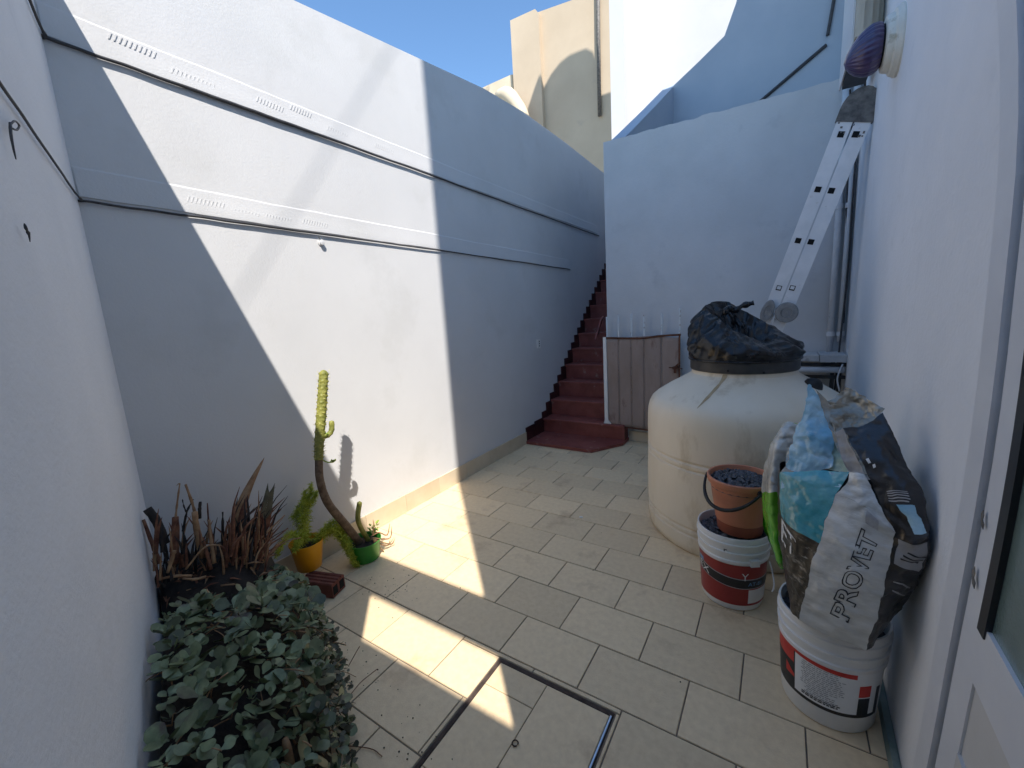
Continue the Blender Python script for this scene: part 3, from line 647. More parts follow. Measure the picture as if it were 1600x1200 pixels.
# --- buckets
def bucket_prof(rb, rt, h): 
    R_ = lambda z: rb+(rt-rb)*z/h
    return [(rb-.012,.0015),(rb-.003,.004),(rb,.012),(R_(h*.66),h*.66),(R_(h*.66)+.007,h*.665),(R_(h*.70)+.007,h*.70),(R_(h*.705)+.002,h*.71),(R_(h*.78)+.002,h*.78),(R_(h*.79)+.009,h*.785),(R_(h*.81)+.009,h*.81),(R_(h*.82)+.002,h*.815),(R_(h*.89)+.002,h*.89),(R_(h*.9)+.009,h*.895),(R_(h*.925)+.009,h*.92),(rt+.003,h*.93),(rt+.004,h*.985),(rt+.002,h),(rt-.004,h),(rt-.006,h*.97),(rt-.008,h*.8),(rb-.003,h*.12)]
def stones(name, c, R, z, n, parent, dome=.02, seed=1):
    rnd_ = random.Random(seed); mb = MB()
    for i in range(n):
        a = rnd_.uniform(0,6.283); r = R*math.sqrt(rnd_.random())*.97; s = rnd_.uniform(.007,.015)
        p = Vector((c[0]+r*math.cos(a), c[1]+r*math.sin(a), z+dome*(1-(r/R)**2)+rnd_.uniform(-.004,.007)))
        vs = []
        for v in ((1,0,0),(-1,0,0),(0,1,0),(0,-1,0),(0,0,1),(0,0,-1),(.7,.7,.5),(-.7,.6,.5),(.1,-.8,.6)):
            q = Vector(v)*s*rnd_.uniform(.75,1.15); q.z *= .75; vs.append(p+Matrix.Rotation(a*3,3,'Z')@q)
        mb.add(vs,[(0,2,6),(2,4,6),(4,0,6),(2,1,7),(1,4,7),(4,2,7),(1,3,4),(3,8,4),(3,0,8),(0,4,8),(2,0,5),(1,2,5),(3,1,5),(0,3,5)])
    mb.lathe([(R,z-.03),(R*.98,z-.012),(R*.5,z-.012+dome*.7),(.002,z-.012+dome)],24,(c[0],c[1],0))
    return tag(mb.build(name, m_gravel, parent), kind='stuff')
class Cyl:
    def __init__(s,c,rb,rt,h): s.c=Vector(c); s.rb=rb; s.rt=rt; s.h=h
    def p(s, deg, z, off=.0012):
        r = s.rb+(s.rt-s.rb)*z/s.h+off; a = rad(deg); return s.c+Vector((r*math.cos(a), r*math.sin(a), z))
    def patch(s, a0,a1,z0,z1,name,mat,par,off=.0012,wave=None,n=24):
        mb = MB()
        def fn(u,v):
            a = a0+(a1-a0)*u; lo_ = z0(u) if callable(z0) else z0; hi_ = z1(u) if callable(z1) else z1
            return s.p(a, lo_+(hi_-lo_)*v, off)
        mb.grid(fn,n,3); return mb.build(name, mat, par, smooth=True)
# bucket with the maroon label
ca = (-.165,2.285,0); HA = .405
b1 = thing('paint_bucket', 'white plastic bucket with a maroon paint label, under the terracotta pail', 'bucket', ca)
MB().lathe(bucket_prof(.145,.168,HA),64,ca,cap1=False).build('body', m_bucket, b1, smooth=35)
CA = Cyl(ca,.145,.168,HA)
lab = CA.patch(-190,10,.035,.262,'label',m_maroon,b1,.0012,n=60)
wv = lambda u: .135+.052*max(0,(.62-u)/.62)**1.5 - .0
CA.patch(-190,10,lambda u: wv(u)-.004,lambda u: wv(u)+.052,'label_edge',m_prgrey,lab,.0018,n=60)
CA.patch(-190,10,lambda u: wv(u),lambda u: wv(u)+.047,'label_band',m_prblack,lab,.0023,n=60)
CA.patch(-56,8,.048,.125,'label_panel',m_bucket,lab,.0018)
CA.patch(-158,-143,.205,.232,'label_spot',m_prblue,lab,.0018,n=6)
def on_band(a0,a1,hh,dz=.0):
    def f_(x,y):
        a = a0+(a1-a0)*x; u = (a+190)/200; return CA.p(a, wv(u)+dz+hh*y, .0030)
    return f_
text_mesh('lettering','REX',on_band(-170,-127,.036,.006),m_prwhite,lab)
text_mesh('lettering','AT-81',on_band(-58,-30,.020,.014),m_prblue,lab)
text_mesh('lettering','r',lambda x,y: CA.p(-99+5*x,.322+.022*y,.0045),m_prblack,b1)
text_mesh('paint_splash','Y',lambda x,y: CA.p(-70+12*x,.18+.04*y,.0025),m_bucket,lab)
MB().tube([CA.p(-20-1.2*i,.27-.10*math.sin(min(1,i/16)*1.35),.018+.07*math.sin(i/20*math.pi*.5)) for i in range(0,24)][:18],.0035,6).build('wire_handle', m_bucket, b1, smooth=True)
mb = MB(); mb.obox(CA.p(-52,.285,.012),Vector((.018,.012,0)),Vector((.005,-.008,0)),Vector((0,0,.016))); mb.build('handle_lug', m_bucket, b1)
stones('gravel',(ca[0],ca[1]),.158,.365,330,b1,seed=3)
# terracotta pail on top
cp = Vector((-.135,2.268,.392)); 
pa = thing('terracotta_pail', 'terracotta plastic pail full of dark gravel, stacked on the maroon bucket', 'pail', cp)
PP = [(.100,.0),(.104,.004),(.108,.055),(.109,.058),(.113,.062),(.142,.255),(.151,.257),(.155,.262),(.157,.287),(.153,.292),(.147,.290),(.140,.262),(.112,.08)]
mb = MB(); mb.lathe(PP,64,cp,cap1=False)
for i,(x,y,z) in enumerate(mb.v):       # pouring lip on the right
    q = Vector((x,y,z))-cp; a = math.atan2(q.y,q.x); k = max(0,1-abs(a-rad(-8))/.42)
    if q.z>.2: f_ = 1+.14*smoothstep(k)*((q.z-.2)/.09); mb.v[i] = (cp.x+q.x*f_, cp.y+q.y*f_, z+.008*smoothstep(k))
for i,(f_,mi) in enumerate(zip(mb.f,mb.mi)):
    if all(mb.v[j][2]<cp.z+.0595 for j in f_): mb.mi[i] = 1
mb.build('body', [m_pail,m_paild], pa, smooth=35)
hp = []
for i in range(25):
    a = rad(-185+130*i/24); k = math.sin(math.pi*i/24); r = .163+.012*k
    hp.append(cp+Vector((r*math.cos(a), r*math.sin(a), .265-.105*k**.9)))
MB().tube(hp,[.006+.0035*math.sin(math.pi*i/24) for i in range(25)],8).build('handle', m_blk, pa, smooth=True)
for a in (-185,-55): MB().lathe([(.014,-.01),(.014,.01)],12,cp+Vector((.155*math.cos(rad(a)),.155*math.sin(rad(a)),.262)),rot=Vector((0,0,1)).rotation_difference(Vector((math.cos(rad(a)),math.sin(rad(a)),0))).to_matrix()).build('handle_lug', m_blk, pa, smooth=40)
stones('gravel',(cp.x,cp.y),.140,cp.z+.262,420,pa,.016,seed=9)
# bucket with the red and white label
cb = (.207,1.785,0); HB = .40
b2 = thing('paint_bucket', 'white plastic bucket with red, black and white label, under the pet food bag', 'bucket', cb)
MB().lathe(bucket_prof(.146,.166,HB),64,cb,cap1=False).build('body', m_bucket, b2, smooth=35)
CB = Cyl(cb,.146,.166,HB)
lb = CB.patch(-215,-30,.075,.262,'label',m_prblack,b2,.0012,n=60)
CB.patch(-215,-136,lambda u: .19-.10*u*0,lambda u: .262,'label_red',m_prred,lb,.0020,n=20)
CB.patch(-215,-136,lambda u: .178+.0*u,lambda u: .198,'label_stripe',m_prblack,lb,.0026,n=20)
CB.patch(-150,-135,lambda u: .135-.0*u,lambda u: .178-.03*u,'label_red',m_prred,lb,.0020,n=8)
CB.patch(-134,-30,.090,.262,'label_panel',m_prwhite,lb,.0022,n=40)
CB.patch(-136,-66,lambda u: .249-.01*u,lambda u: .262-.004*u,'label_red',m_prred,lb,.0030,n=20)
CB.patch(-62,-47,.165,.212,'label_red',m_prred,lb,.0030,n=8)
CB.patch(-62,-47,.082,.160,'label_block',m_prblack,lb,.0030,n=8)
CB.patch(-38,-31,.082,.20,'label_block',m_prblack,lb,.0030,n=5)
rg_ = random.Random(5); mb = MB()
for li in range(17):
    z = .238-.0082*li; a = -126+rg_.uniform(0,4)+(4 if li>11 else 0)
    end = -76-rg_.uniform(0,10)-(8 if li>11 else 0)
    while a<end:
        wd = rg_.uniform(1.5,6); 
        mb.grid(lambda u,v,a=a,wd=wd,z=z: CB.p(a+wd*u, z+.0032*v, .0034),2,1); a += wd+rg_.uniform(.8,1.6)
tag(mb.build('small_print', m_prgrey, lb), kind='stuff')
mb = MB()
for z,hh in ((.100,.005),(.108,.004)):
    a = -124
    while a<-84: wd = rg_.uniform(2,5); mb.grid(lambda u,v,a=a,wd=wd,z=z: CB.p(a+wd*u, z+hh*v, .0034),2,1); a += wd+1.2
tag(mb.build('small_print', m_prblack, lb), kind='stuff')
stones('gravel',(cb[0],cb[1]),.156,.355,260,b2,seed=4)

# --- plastic bags
class Patch:
    # smooth surface through a net of points; rows run bottom to top, each row left to right
    wr = 1.0
    def __init__(s, rows, amp=.010, sc=11): s.rows = rows; s.amp = amp; s.sc = sc
    def raw(s,u,v): return cr([cr(r,u) for r in s.rows], v)
    def p(s,u,v):
        q = s.raw(u,v)
        q = q+Vector((0,-1,0))*(.0035*s.wr*math.sin(q.z*95+5*noise.noise((q.x*14,q.z*9,0)))*noise.noise((q.x*7,q.z*24,3)))*2
        return q+crumple(q,s.amp,s.sc)+crumple(q+Vector((2,3,1)),s.amp*.38,s.sc*3.1)
    def n(s,u,v):
        e = .004; a = s.p(min(1,u+e),v)-s.p(max(0,u-e),v); b = s.p(u,min(1,v+e))-s.p(u,max(0,v-e)); n_ = a.cross(b)
        if n_.length<1e-9: return Vector((0,-1,0))
        n_.normalize()
        return n_ if n_.dot(EYE-s.p(u,v))>0 else -n_
    def on(s,u,v,off=.0015): return s.p(u,v)+s.n(u,v)*off
    def build(s,name,mat,par,nu=44,nv=56,smooth=55):
        mb = MB(); mb.grid(s.p,nu,nv); return mb.build(name,mat,par,smooth=smooth)
    def decal(s,name,mat,par,u0,u1,v0,v1,off=.0016,nu=8,nv=8,wave=None):
        mb = MB(); mb.grid(lambda a,b: s.on(u0+(u1-u0)*a+(wave(a,b) if wave else 0), v0+(v1-v0)*b, off),nu,nv); return mb.build(name,mat,par,smooth=True)
pb = thing('pet_food_bag', 'torn silver, black and teal pet food bag standing on the labelled bucket', 'bag', (cb[0],cb[1]-.12,.42))
L = [at(1238,944,1.70),at(1224,893,1.72),at(1219,806,1.72),at(1217,745,1.72)]
A = [at(1248,967,1.61),at(1262,905,1.585),at(1278,849,1.575),at(1305,772,1.585)]
B = [at(1353,1019,1.56),at(1379,930,1.525),at(1391,872,1.515),at(1396,831,1.51)]
R = [at(1366,998,1.62),at(1414,945,1.60),at(1447,893,1.52),at(1466,838,1.485)]
K = [Vector((.30,1.80,.43)),Vector((.345,1.80,.60)),Vector((.36,1.80,.75)),Vector((.365,1.78,.90))]
KL = [Vector((.10,1.84,.43)),Vector((.06,1.86,.60)),Vector((.05,1.86,.75)),Vector((.05,1.86,.92))]
for arr in (R,K):
    for q in arr: q.x = min(q.x, xr(q.y)-.012)
mid = lambda p,q,k=.5,b=(0,0,0): p.lerp(q,k)+Vector(b)
AM = .007
lowl = Patch([[L[i],mid(L[i],A[i],.5,(-.012,-.008,0)),A[i]] for i in (0,1,2)],AM)
teal = Patch([[L[i],mid(L[i],A[i],.5,(-.014,-.012,0)),A[i]] for i in (2,3)]+[[at(1219,738,1.72),at(1272,735,1.66),at(1326,736,1.60)]],AM)
silv = Patch([[A[0],mid(A[0],B[0],.5,(0,-.004,-.006)),B[0]],[A[1],mid(A[1],B[1],.5,(0,-.016,0)),B[1]],[A[2],mid(A[2],B[2],.5,(0,-.018,0)),B[2]],[A[3],at(1350,792,1.54),B[3]]],AM*.8)
blk = Patch([[B[i],mid(B[i],R[i],.5,(.0,-.012,0)),R[i]] for i in range(4)],AM)
bck = Patch([[R[i],K[i],KL[i],L[i]] for i in range(4)],AM)
lo_p = lowl.build('left_panel', m_streak, pb); lowl_o = lo_p; lowl_o['label'] = 'dark left panel with pale brush strokes'
tl_o = teal.build('teal_panel', m_teal, pb); sv_o = silv.build('silver_panel', m_silver, pb); bk_o = blk.build('black_panel', m_bagblk, pb); bck.build('back_panel', m_bagblk, pb)
# upper torn flaps
Pf = lambda rows,amp=.010,sc=11: Patch([[at(x,y,Y) for x,y,Y in r] for r in rows],amp,sc)
Pf([[(1305,772,1.585),(1350,792,1.54),(1396,831,1.51)],[(1322,750,1.592),(1345,768,1.56),(1374,786,1.545)],[(1326,736,1.60),(1336,738,1.585),(1352,742,1.58)]],AM).build('silver_fold', m_silver, pb)
g1 = Pf([[(1326,737,1.62),(1368,800,1.56),(1396,831,1.515)],[(1312,705,1.66),(1340,745,1.60),(1362,765,1.565)],[(1303,675,1.70),(1310,672,1.69),(1316,669,1.67)]],.006); g1.build('grey_gusset', m_greyfilm, pb)
Pf([[(1330,742,1.600),(1352,790,1.555),(1372,815,1.53)],[(1336,752,1.592),(1362,790,1.545),(1386,822,1.518)]],.004).build('blue_glint_strip', m_cyan, pb, 14, 6)
b3 = Patch([[at(1396,831,1.51),at(1430,838,1.485),Vector((R[3].x,R[3].y,R[3].z))],[at(1368,768,1.555),at(1405,765,1.53),at(1440,772,1.53)],[at(1342,715,1.61),at(1378,705,1.61),at(1417,725,1.60)],[at(1316,669,1.67),at(1345,664,1.69),at(1380,646,1.70)]],.008)
b3_o = b3.build('black_flap', m_bagblk, pb)
Pf([[(1303,676,1.70),(1330,680,1.69),(1356,669,1.68)],[(1296,648,1.75),(1335,640,1.76),(1374,655,1.70)],[(1292,626,1.78),(1330,609,1.80),(1383,643,1.72)]],.012,14).build('brown_flap', m_olive, pb)
Pf([[(1294,628,1.785),(1303,676,1.71)],[(1275,610,1.80),(1290,668,1.73)]],.004).build('brown_flap', m_olive, pb, 10, 8)
Pf([[(1225,732,1.73),(1260,742,1.68),(1302,730,1.66)],[(1240,690,1.74),(1266,690,1.70),(1300,690,1.69)],[(1254,640,1.76),(1270,645,1.745),(1291,662,1.73)],[(1265,603,1.78),(1267,602,1.78),(1270,604,1.78)]],.010,13).build('blue_flap', m_cyan, pb)
Pf([[(1219,740,1.722),(1272,737,1.662),(1326,738,1.602)],[(1222,764,1.700),(1268,758,1.640),(1312,760,1.590)]],.008,13).build('blue_fold', m_cyan, pb, 24, 8)
Pf([[(1290,732,1.67),(1312,736,1.645),(1327,736,1.62)],[(1292,700,1.70),(1304,708,1.69),(1314,712,1.68)],[(1296,684,1.72),(1300,686,1.72),(1304,690,1.71)]],.006).build('pale_green_lining', m_paleg, pb)
Patch([[at(1217,745,1.72),at(1290,735,1.72),at(1350,742,1.66),at(1417,726,1.62)],[Vector((.05,1.86,.98)),Vector((.15,1.86,1.02)),Vector((.25,1.84,1.02)),Vector((.355,1.78,1.0))]],.010).build('inner_lining', m_olive, pb)
# print on the bag
def word(x,y): return silv.on(.66+.0*x-.30*y*(.96-.0*x)+.17*x, .12+.70*x, .0018)
text_mesh('lettering','PROVET',lambda x,y: silv.on(.50+.14*x+.30*(1-y)-.12, .12+.74*x, .0016), m_cable, sv_o, outline=.020)
text_mesh('lettering','ET',lambda x,y: lowl.on(.04+.58*x, .80+.19*y-.21*x*.4, .0022), m_prwhite, lowl_o)
for i in range(5): b3.decal('print_line', m_prgrey, b3_o, .18,.62-.03*(i==4), .30-.016*i,.307-.016*i, .0016, 8, 1)
for (u,v) in ((.13,.60),(.20,.54)): b3.decal('print_dot', m_prwhite, b3_o, u-.02,u+.03,v-.015,v+.02,.0018,3,3)
lbp = b3.decal('torn_label', m_cyan, b3_o, .40,.80,.02,.22,.0022,12,12,wave=lambda a,b: -.14*(b-.5)+.05*noise.noise((b*6,a*3,2)))
blk.decal('print_block', m_greyfilm, bk_o, .12,.92,.64,.93,.0018,14,8)
for (a_,b_,c_) in ((.30,.88,.74),(.40,.92,.79),(.25,.80,.70)): blk.decal('print_line', m_prblack, bk_o, a_,b_,c_,c_+.018,.0030,12,2)
for v_ in (.40,.48): blk.decal('print_line', m_prgrey, bk_o, .2,.8,v_,v_+.012,.0020,12,2)
silv.decal('print_block', m_prgrey, sv_o, .60,.78,.90,.985,.0018,6,4)
# green bag behind
gb = thing('green_bag', 'bright green and silver plastic bag squeezed behind the pet food bag', 'bag', (.04,1.95,.38))
GR = [[(1218,884,1.93),(1222,890,1.90),(1240,890,1.90)],[(1205,850,1.96),(1214,868,1.88),(1240,870,1.90)],[(1191,800,2.00),(1206,802,1.88),(1240,800,1.92)],[(1190,770,2.00),(1206,770,1.87),(1240,770,1.92)]]
Pf(GR,.008).build('green_panel', m_green, gb)
Pf([[(1190,770,2.00),(1206,770,1.87),(1240,770,1.92)],[(1194,735,2.0),(1208,735,1.90),(1240,735,1.95)],[(1206,695,2.0),(1216,690,1.95),(1250,690,1.97)],[(1226,662,2.02),(1232,660,2.0),(1255,665,2.0)]],.008).build('silver_panel', m_silv2, gb)
Patch([[at(x,y,Y) for x,y,Y in r] for r in [[(1218,884,1.93),(1232,880,2.1),(1240,890,1.90)],[(1191,800,2.00),(1215,800,2.12),(1240,800,1.92)],[(1226,662,2.02),(1240,662,2.08),(1255,665,2.0)]]],.006).build('back_panel', m_green, gb)
# strip along the foot of the house wall
o = MB(); 
for i in range(1): o.prism([(xr(1.20)-.030,1.20,.0025),(xr(1.20)-.002,1.20,.0025),(xr(1.20)-.002,1.20,.030),(xr(1.20)-.024,1.20,.034)],(xr(2.2)-xr(1.20),1.0,0))
tag(o.build('floor_strip', m_hose), 'grey green strip along the foot of the house wall', 'strip')

# ================================================================== PLANTS
def leaf_mesh(name, L_, W_, cup, thick, mat, tip=.5, n=6):
    # flat fleshy leaf along +y, thickened
    mb = MB(); top_ = []; bot_ = []
    for i in range(n+1):
        t_ = i/n; w_2 = W_*.5*(.16+.84*smoothstep(min(1,t_/.55)))*math.sqrt(max(.03,1-max(0,(t_-.55)/.45)**2.2))
        w_2 = max(w_2, W_*.10)
        for sx in (-1,0,1):
            z_ = cup*(t_**2)*L_ + (cup*.5*w_2 if sx else 0)
            top_.append((sx*w_2, t_*L_, z_+(thick*.4 if sx==0 else 0))); bot_.append((sx*w_2, t_*L_, z_-(thick*.9 if sx==0 else thick*.15)))
    fs = []; k = len(top_)
    for i in range(n):
        for j in range(2):
            a = i*3+j; fs.append((a,a+1,a+4,a+3)); fs.append((k+a+3,k+a+4,k+a+1,k+a))
    mb.add(top_+bot_, fs); return mb
random.seed(21)
SM = [leaf_mesh('leaf',l_,w_,c_,.004,m_leaf) for l_,w_,c_ in ((.074,.062,.18),(.062,.054,.30),(.088,.066,.08),(.055,.050,.42))]
SMm = [q.mesh('leaf', m_leaf, True) for q in SM]
sb = thing('trailing_succulent', 'bushy grey green succulent with rounded leaves spilling over the floor', 'plant', nwp(1.1,0,.3))
ros = []
def mound(t_, ph):
    # ph 0 = against the wall on top, 1 = down at the floor
    wd = (.58-.08*max(0,min(1,(t_-.5)/.5)) if t_<1.1 else .50-.14*min(1,(t_-1.1)/.35))*(1+.10*noise.noise((t_*4,ph*3,1)))
    hh = (.46+.06*math.sin((t_-.3)*2.2))*(1+.12*noise.noise((t_*3,ph*2,8)))
    if t_<.7: hh *= .80+.2*(t_-.3)/.4
    a = ph*math.pi/2; d_ = .03+wd*math.sin(a); z_ = .02+hh*math.cos(a)**.75 if ph<1 else .02
    return d_, max(.015,z_)
N_R = 0; tries = 0; placed = []
while len(placed)<215 and tries<6000:
    tries += 1
    t_ = random.uniform(.28,1.72); ph = random.uniform(.02 if True else 0,.98)
    if t_<.62 and ph<.36: continue
    d_, z_ = mound(t_, ph); p = nwp(t_, z_, d_)
    if p.x < XL+.06: continue
    if any((p-q).length<.054 for q,_,_ in placed): continue
    a = ph*math.pi/2; nrm = (NN*math.sin(a)*.8+Vector((0,0,1))*(math.cos(a)+.35)+Vector((random.uniform(-.35,.35),random.uniform(-.35,.35),0))).normalized()
    placed.append((p, nrm, ph))
leaves = []
for p,nrm,ph in placed:
    nl = random.randint(5,9); base = random.uniform(0,6.28); sc_ = random.choice((.42,.5,.6,.7,.8,.95))*(1.0 if ph<.75 else .7)
    q0 = Vector((0,0,1)).rotation_difference(nrm)
    for i in range(nl):
        inner = i>=5
        az = base+i*2.4+random.uniform(-.25,.25); el = rad(random.uniform(38,62) if inner else random.uniform(-12,28)); s_ = sc_*(random.uniform(.45,.65) if inner else random.uniform(.8,1.1))
        mt = Matrix.Translation(p+nrm*random.uniform(-.01,.02)) @ q0.to_matrix().to_4x4() @ Matrix.Rotation(az,4,'Z') @ Matrix.Rotation(el,4,'X') @ Matrix.Translation((0,.006,0)) @ Matrix.Rotation(random.uniform(-.5,.5),4,'Y') @ Matrix.Scale(s_,4)
        leaves.append((mt, random.randrange(4), s_/max(.3,(p-EYE).length)*(1 if not inner else .7)))
leaves.sort(key=lambda q: -q[2])
for mt,k_,_ in leaves[:300]: link_mesh('leaf', SMm[k_], sb, mt)
mb = MB()
for mt,k_,_ in leaves[300:]: mb.add([mt@Vector(v) for v in SM[k_].v], SM[k_].f)
tag(mb.build('small_leaves', m_leaf, sb, smooth=True), kind='stuff')
# dark heart of soil and stems below the leaves
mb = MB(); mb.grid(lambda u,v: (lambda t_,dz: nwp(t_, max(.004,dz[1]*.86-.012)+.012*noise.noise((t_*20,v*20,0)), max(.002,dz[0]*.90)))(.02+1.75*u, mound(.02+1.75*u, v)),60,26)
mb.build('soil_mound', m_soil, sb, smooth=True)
mb = MB()
for i in range(150):
    p,nrm,ph = random.choice(placed); q = p-nrm*.02
    e_ = q+Vector((random.uniform(-.09,.09),random.uniform(-.09,.09),random.uniform(-.05,.05)))
    if e_.z<.006: e_.z = .006
    mb.tube(curve([q,(q+e_)/2+Vector((0,0,.015)),e_],5),random.uniform(.0012,.0028),5)
tag(mb.build('stems', m_dry2, sb, smooth=True), kind='stuff')
mb = MB()
for i in range(260):    # small dried leaves on the right flank
    t_ = random.uniform(.75,1.35); ph = random.uniform(.62,1.0); d_,z_ = mound(t_,ph); p = nwp(t_,z_+random.uniform(0,.05),d_+random.uniform(.0,.05))
    mt = Matrix.Translation(p) @ Matrix.Rotation(random.uniform(0,6.28),4,'Z') @ Matrix.Rotation(random.uniform(-1,1),4,'X') @ Matrix.Rotation(random.uniform(-1,1),4,'Y') @ Matrix.Scale(random.uniform(.16,.36),4)
    sm = random.choice(SM); mb.add([mt@Vector(v) for v in sm.v], sm.f)
tag(mb.build('dry_leaves', m_leaf2, sb, smooth=True), kind='stuff')
for pts in ([(548,1085,.01),(565,1065,.02),(590,1045,.04)],[(540,1165,.006),(580,1170,.006),(597,1182,.006)],[(545,1040,.05),(556,1020,.09),(562,1010,.12)]):
    MB().tube(curve([atz(x,y,z) for x,y,z in pts],8),.0018,5).build('twig', m_dry, sb, smooth=True)
# pale bare stalk leaning out at the bottom
MB().tube(curve([atz(455,1215,.30),atz(452,1185,.36),atz(445,1155,.42)],8),[.014,.014,.013,.013,.012,.012,.011,.008],8).build('cut_stalk', m_dry2, sb, smooth=True)

# --- dried clump behind the succulent
dc = thing('dried_clump', 'clump of dry brown stumps and withered leaves in the wall corner', 'plant', (-2.3,.85,0))
def rb(x,y,X): return atx(x,y,X)
def stalk(pts, r0, r1, mat, name='stem', n=9):
    r0 *= .72; r1 *= .8; P_ = curve([rb(*p) for p in pts], n); R_ = [r0+(r1-r0)*i/(n-1)*1.0+.003*noise.noise((i*.9,pts[0][0],0)) for i in range(n)]
    return MB().tube(P_, R_, 8).build(name, mat, dc, smooth=True)
for pts,r0,r1,mt in [
  ([(258,850,-2.25),(245,815,-2.28),(230,795,-2.30)],.026,.020,m_drydk),([(250,880,-2.2),(238,850,-2.25),(224,812,-2.28)],.012,.008,m_dry),
  ([(272,880,-2.2),(274,840,-2.2),(274,808,-2.2)],.026,.016,m_dry),([(274,812,-2.2),(277,785,-2.2),(281,755,-2.2)],.006,.004,m_dry2),
  ([(281,755,-2.2),(279,756,-2.2),(276,759,-2.2)],.003,.002,m_dry2),
  ([(306,806,-2.2),(300,785,-2.2),(290,757,-2.2)],.009,.006,m_dry2),([(318,870,-2.15),(308,830,-2.15),(304,800,-2.15)],.022,.014,m_dry2),
  ([(286,830,-2.2),(292,800,-2.2),(302,780,-2.2)],.008,.003,m_drydk),([(291,800,-2.2),(287,790,-2.2),(285,780,-2.2)],.005,.002,m_drydk),
  ([(330,850,-2.2),(326,815,-2.2),(324,786,-2.2)],.010,.003,m_dry),([(312,810,-2.18),(312,795,-2.18),(313,784,-2.18)],.010,.008,m_drydk),
  ([(350,860,-2.2),(348,830,-2.2),(348,800,-2.2)],.016,.004,m_drydk),([(335,880,-2.1),(330,845,-2.12),(327,812,-2.15)],.012,.006,m_dry2),
  ([(262,895,-2.1),(270,870,-2.1),(272,860,-2.1)],.009,.011,m_dry2),([(290,890,-2.1),(320,855,-2.1),(345,852,-2.1)],.006,.004,m_dry2),
  ([(360,880,-2.1),(352,860,-2.1),(345,853,-2.1)],.007,.006,m_dry),([(300,900,-2.08),(275,900,-2.1),(248,905,-2.12)],.009,.006,m_dry2),
  ([(322,901,-2.05),(305,905,-2.06),(285,904,-2.08)],.008,.006,m_dry2),([(345,915,-2.0),(365,913,-2.0),(375,914,-2.0)],.005,.003,m_dry2),
  ([(330,890,-2.1),(322,860,-2.12),(316,840,-2.15)],.010,.008,m_dry),([(375,900,-2.1),(400,850,-2.1),(445,805,-2.1)],.008,.004,m_dry2),
  ([(385,895,-2.1),(415,855,-2.1),(450,825,-2.1)],.005,.003,m_dry),([(400,890,-2.1),(440,850,-2.1),(470,840,-2.1)],.004,.003,m_dry2)]:
    stalk(pts,r0,r1,mt)
def blade(pts, w0, mat, name='dry_leaf', n=14, fold=.35):
    P_ = curve([rb(*p) for p in pts], n); mb = MB(); vs = []
    for i,p in enumerate(P_):
        t_ = (P_[min(i+1,n-1)]-P_[max(0,i-1)]).normalized(); s_ = t_.cross((EYE-p).normalized()).normalized(); f_ = t_.cross(s_)
        k = i/(n-1); w2 = w0*(1-k)**.7*(.75+.25*math.sin(min(1,k*3)*math.pi/2))+.0008
        vs += [p+s_*w2, p+f_*w2*fold, p-s_*w2, p-f_*w2*.25]
    fs = [(i*4+a,i*4+(a+1)%4,(i+1)*4+(a+1)%4,(i+1)*4+a) for i in range(n-1) for a in range(4)]
    mb.add(vs,fs); return mb.build(name, mat, dc, smooth=True)
blade([(368,845,-2.2),(378,790,-2.22),(392,755,-2.25),(413,715,-2.28)],.030,m_dry2,'tall_leaf')
blade([(372,850,-2.18),(380,800,-2.2),(388,772,-2.22)],.022,m_dry)
rng = random.Random(3)
for i in range(150):
    x0 = rng.uniform(358,415); y0 = rng.uniform(840,905); dx = rng.uniform(-12,42); dy = rng.uniform(-85,-25); X = rng.uniform(-2.32,-2.05)
    blade([(x0,y0,X),(x0+dx*.3,y0+dy*.6,X),(x0+dx,y0+dy,X-rng.uniform(0,.06))],rng.uniform(.003,.009),rng.choice((m_dry,m_dry,m_dry2,m_drydk)),n=7)
for i in range(110):
    x0 = rng.uniform(240,372); y0 = rng.uniform(850,925); dx = rng.uniform(-22,22); dy = rng.uniform(-60,-10); X = rng.uniform(-2.3,-2.05)
    blade([(x0,y0,X),(x0+dx*.3,y0+dy*.6,X),(x0+dx,y0+dy,X-.02)],rng.uniform(.003,.008),rng.choice((m_dry,m_dry,m_drydk,m_drydk,m_dry2)),n=6)
for i in range(130):   # withered litter lying on the root ball
    a = rng.uniform(0,6.28); q = .27*math.sqrt(rng.random()); x_,y_ = -2.25+q*math.cos(a)*.95, .69+q*math.sin(a)*.9
    z_ = .50-.10*(q/.27)**3+rng.uniform(-.01,.015); b_ = rng.uniform(0,6.28); l_ = rng.uniform(.03,.10)
    p = Vector((x_,y_,z_)); e_ = p+Vector((math.cos(b_)*l_,math.sin(b_)*l_,rng.uniform(-.02,.03)))
    if min(p.x,e_.x)<XL+.01 or NN.dot(e_-Vector((cx,cy,0)))<.01 or NN.dot(p-Vector((cx,cy,0)))<.01: continue
    sd = Vector((-math.sin(b_),math.cos(b_),0))*rng.uniform(.002,.007); mb_ = MB(); mb_.add([p-sd*.6,p+sd*.6,(p+e_)/2+sd+Vector((0,0,.01)),e_,(p+e_)/2-sd+Vector((0,0,.01)),(p+e_)/2+Vector((0,0,.004))],[(0,1,2,5),(2,3,5),(5,3,4),(0,5,4)])
    mb_.build('dry_leaf', rng.choice((m_dry,m_dry,m_dry2,m_drydk)), dc)
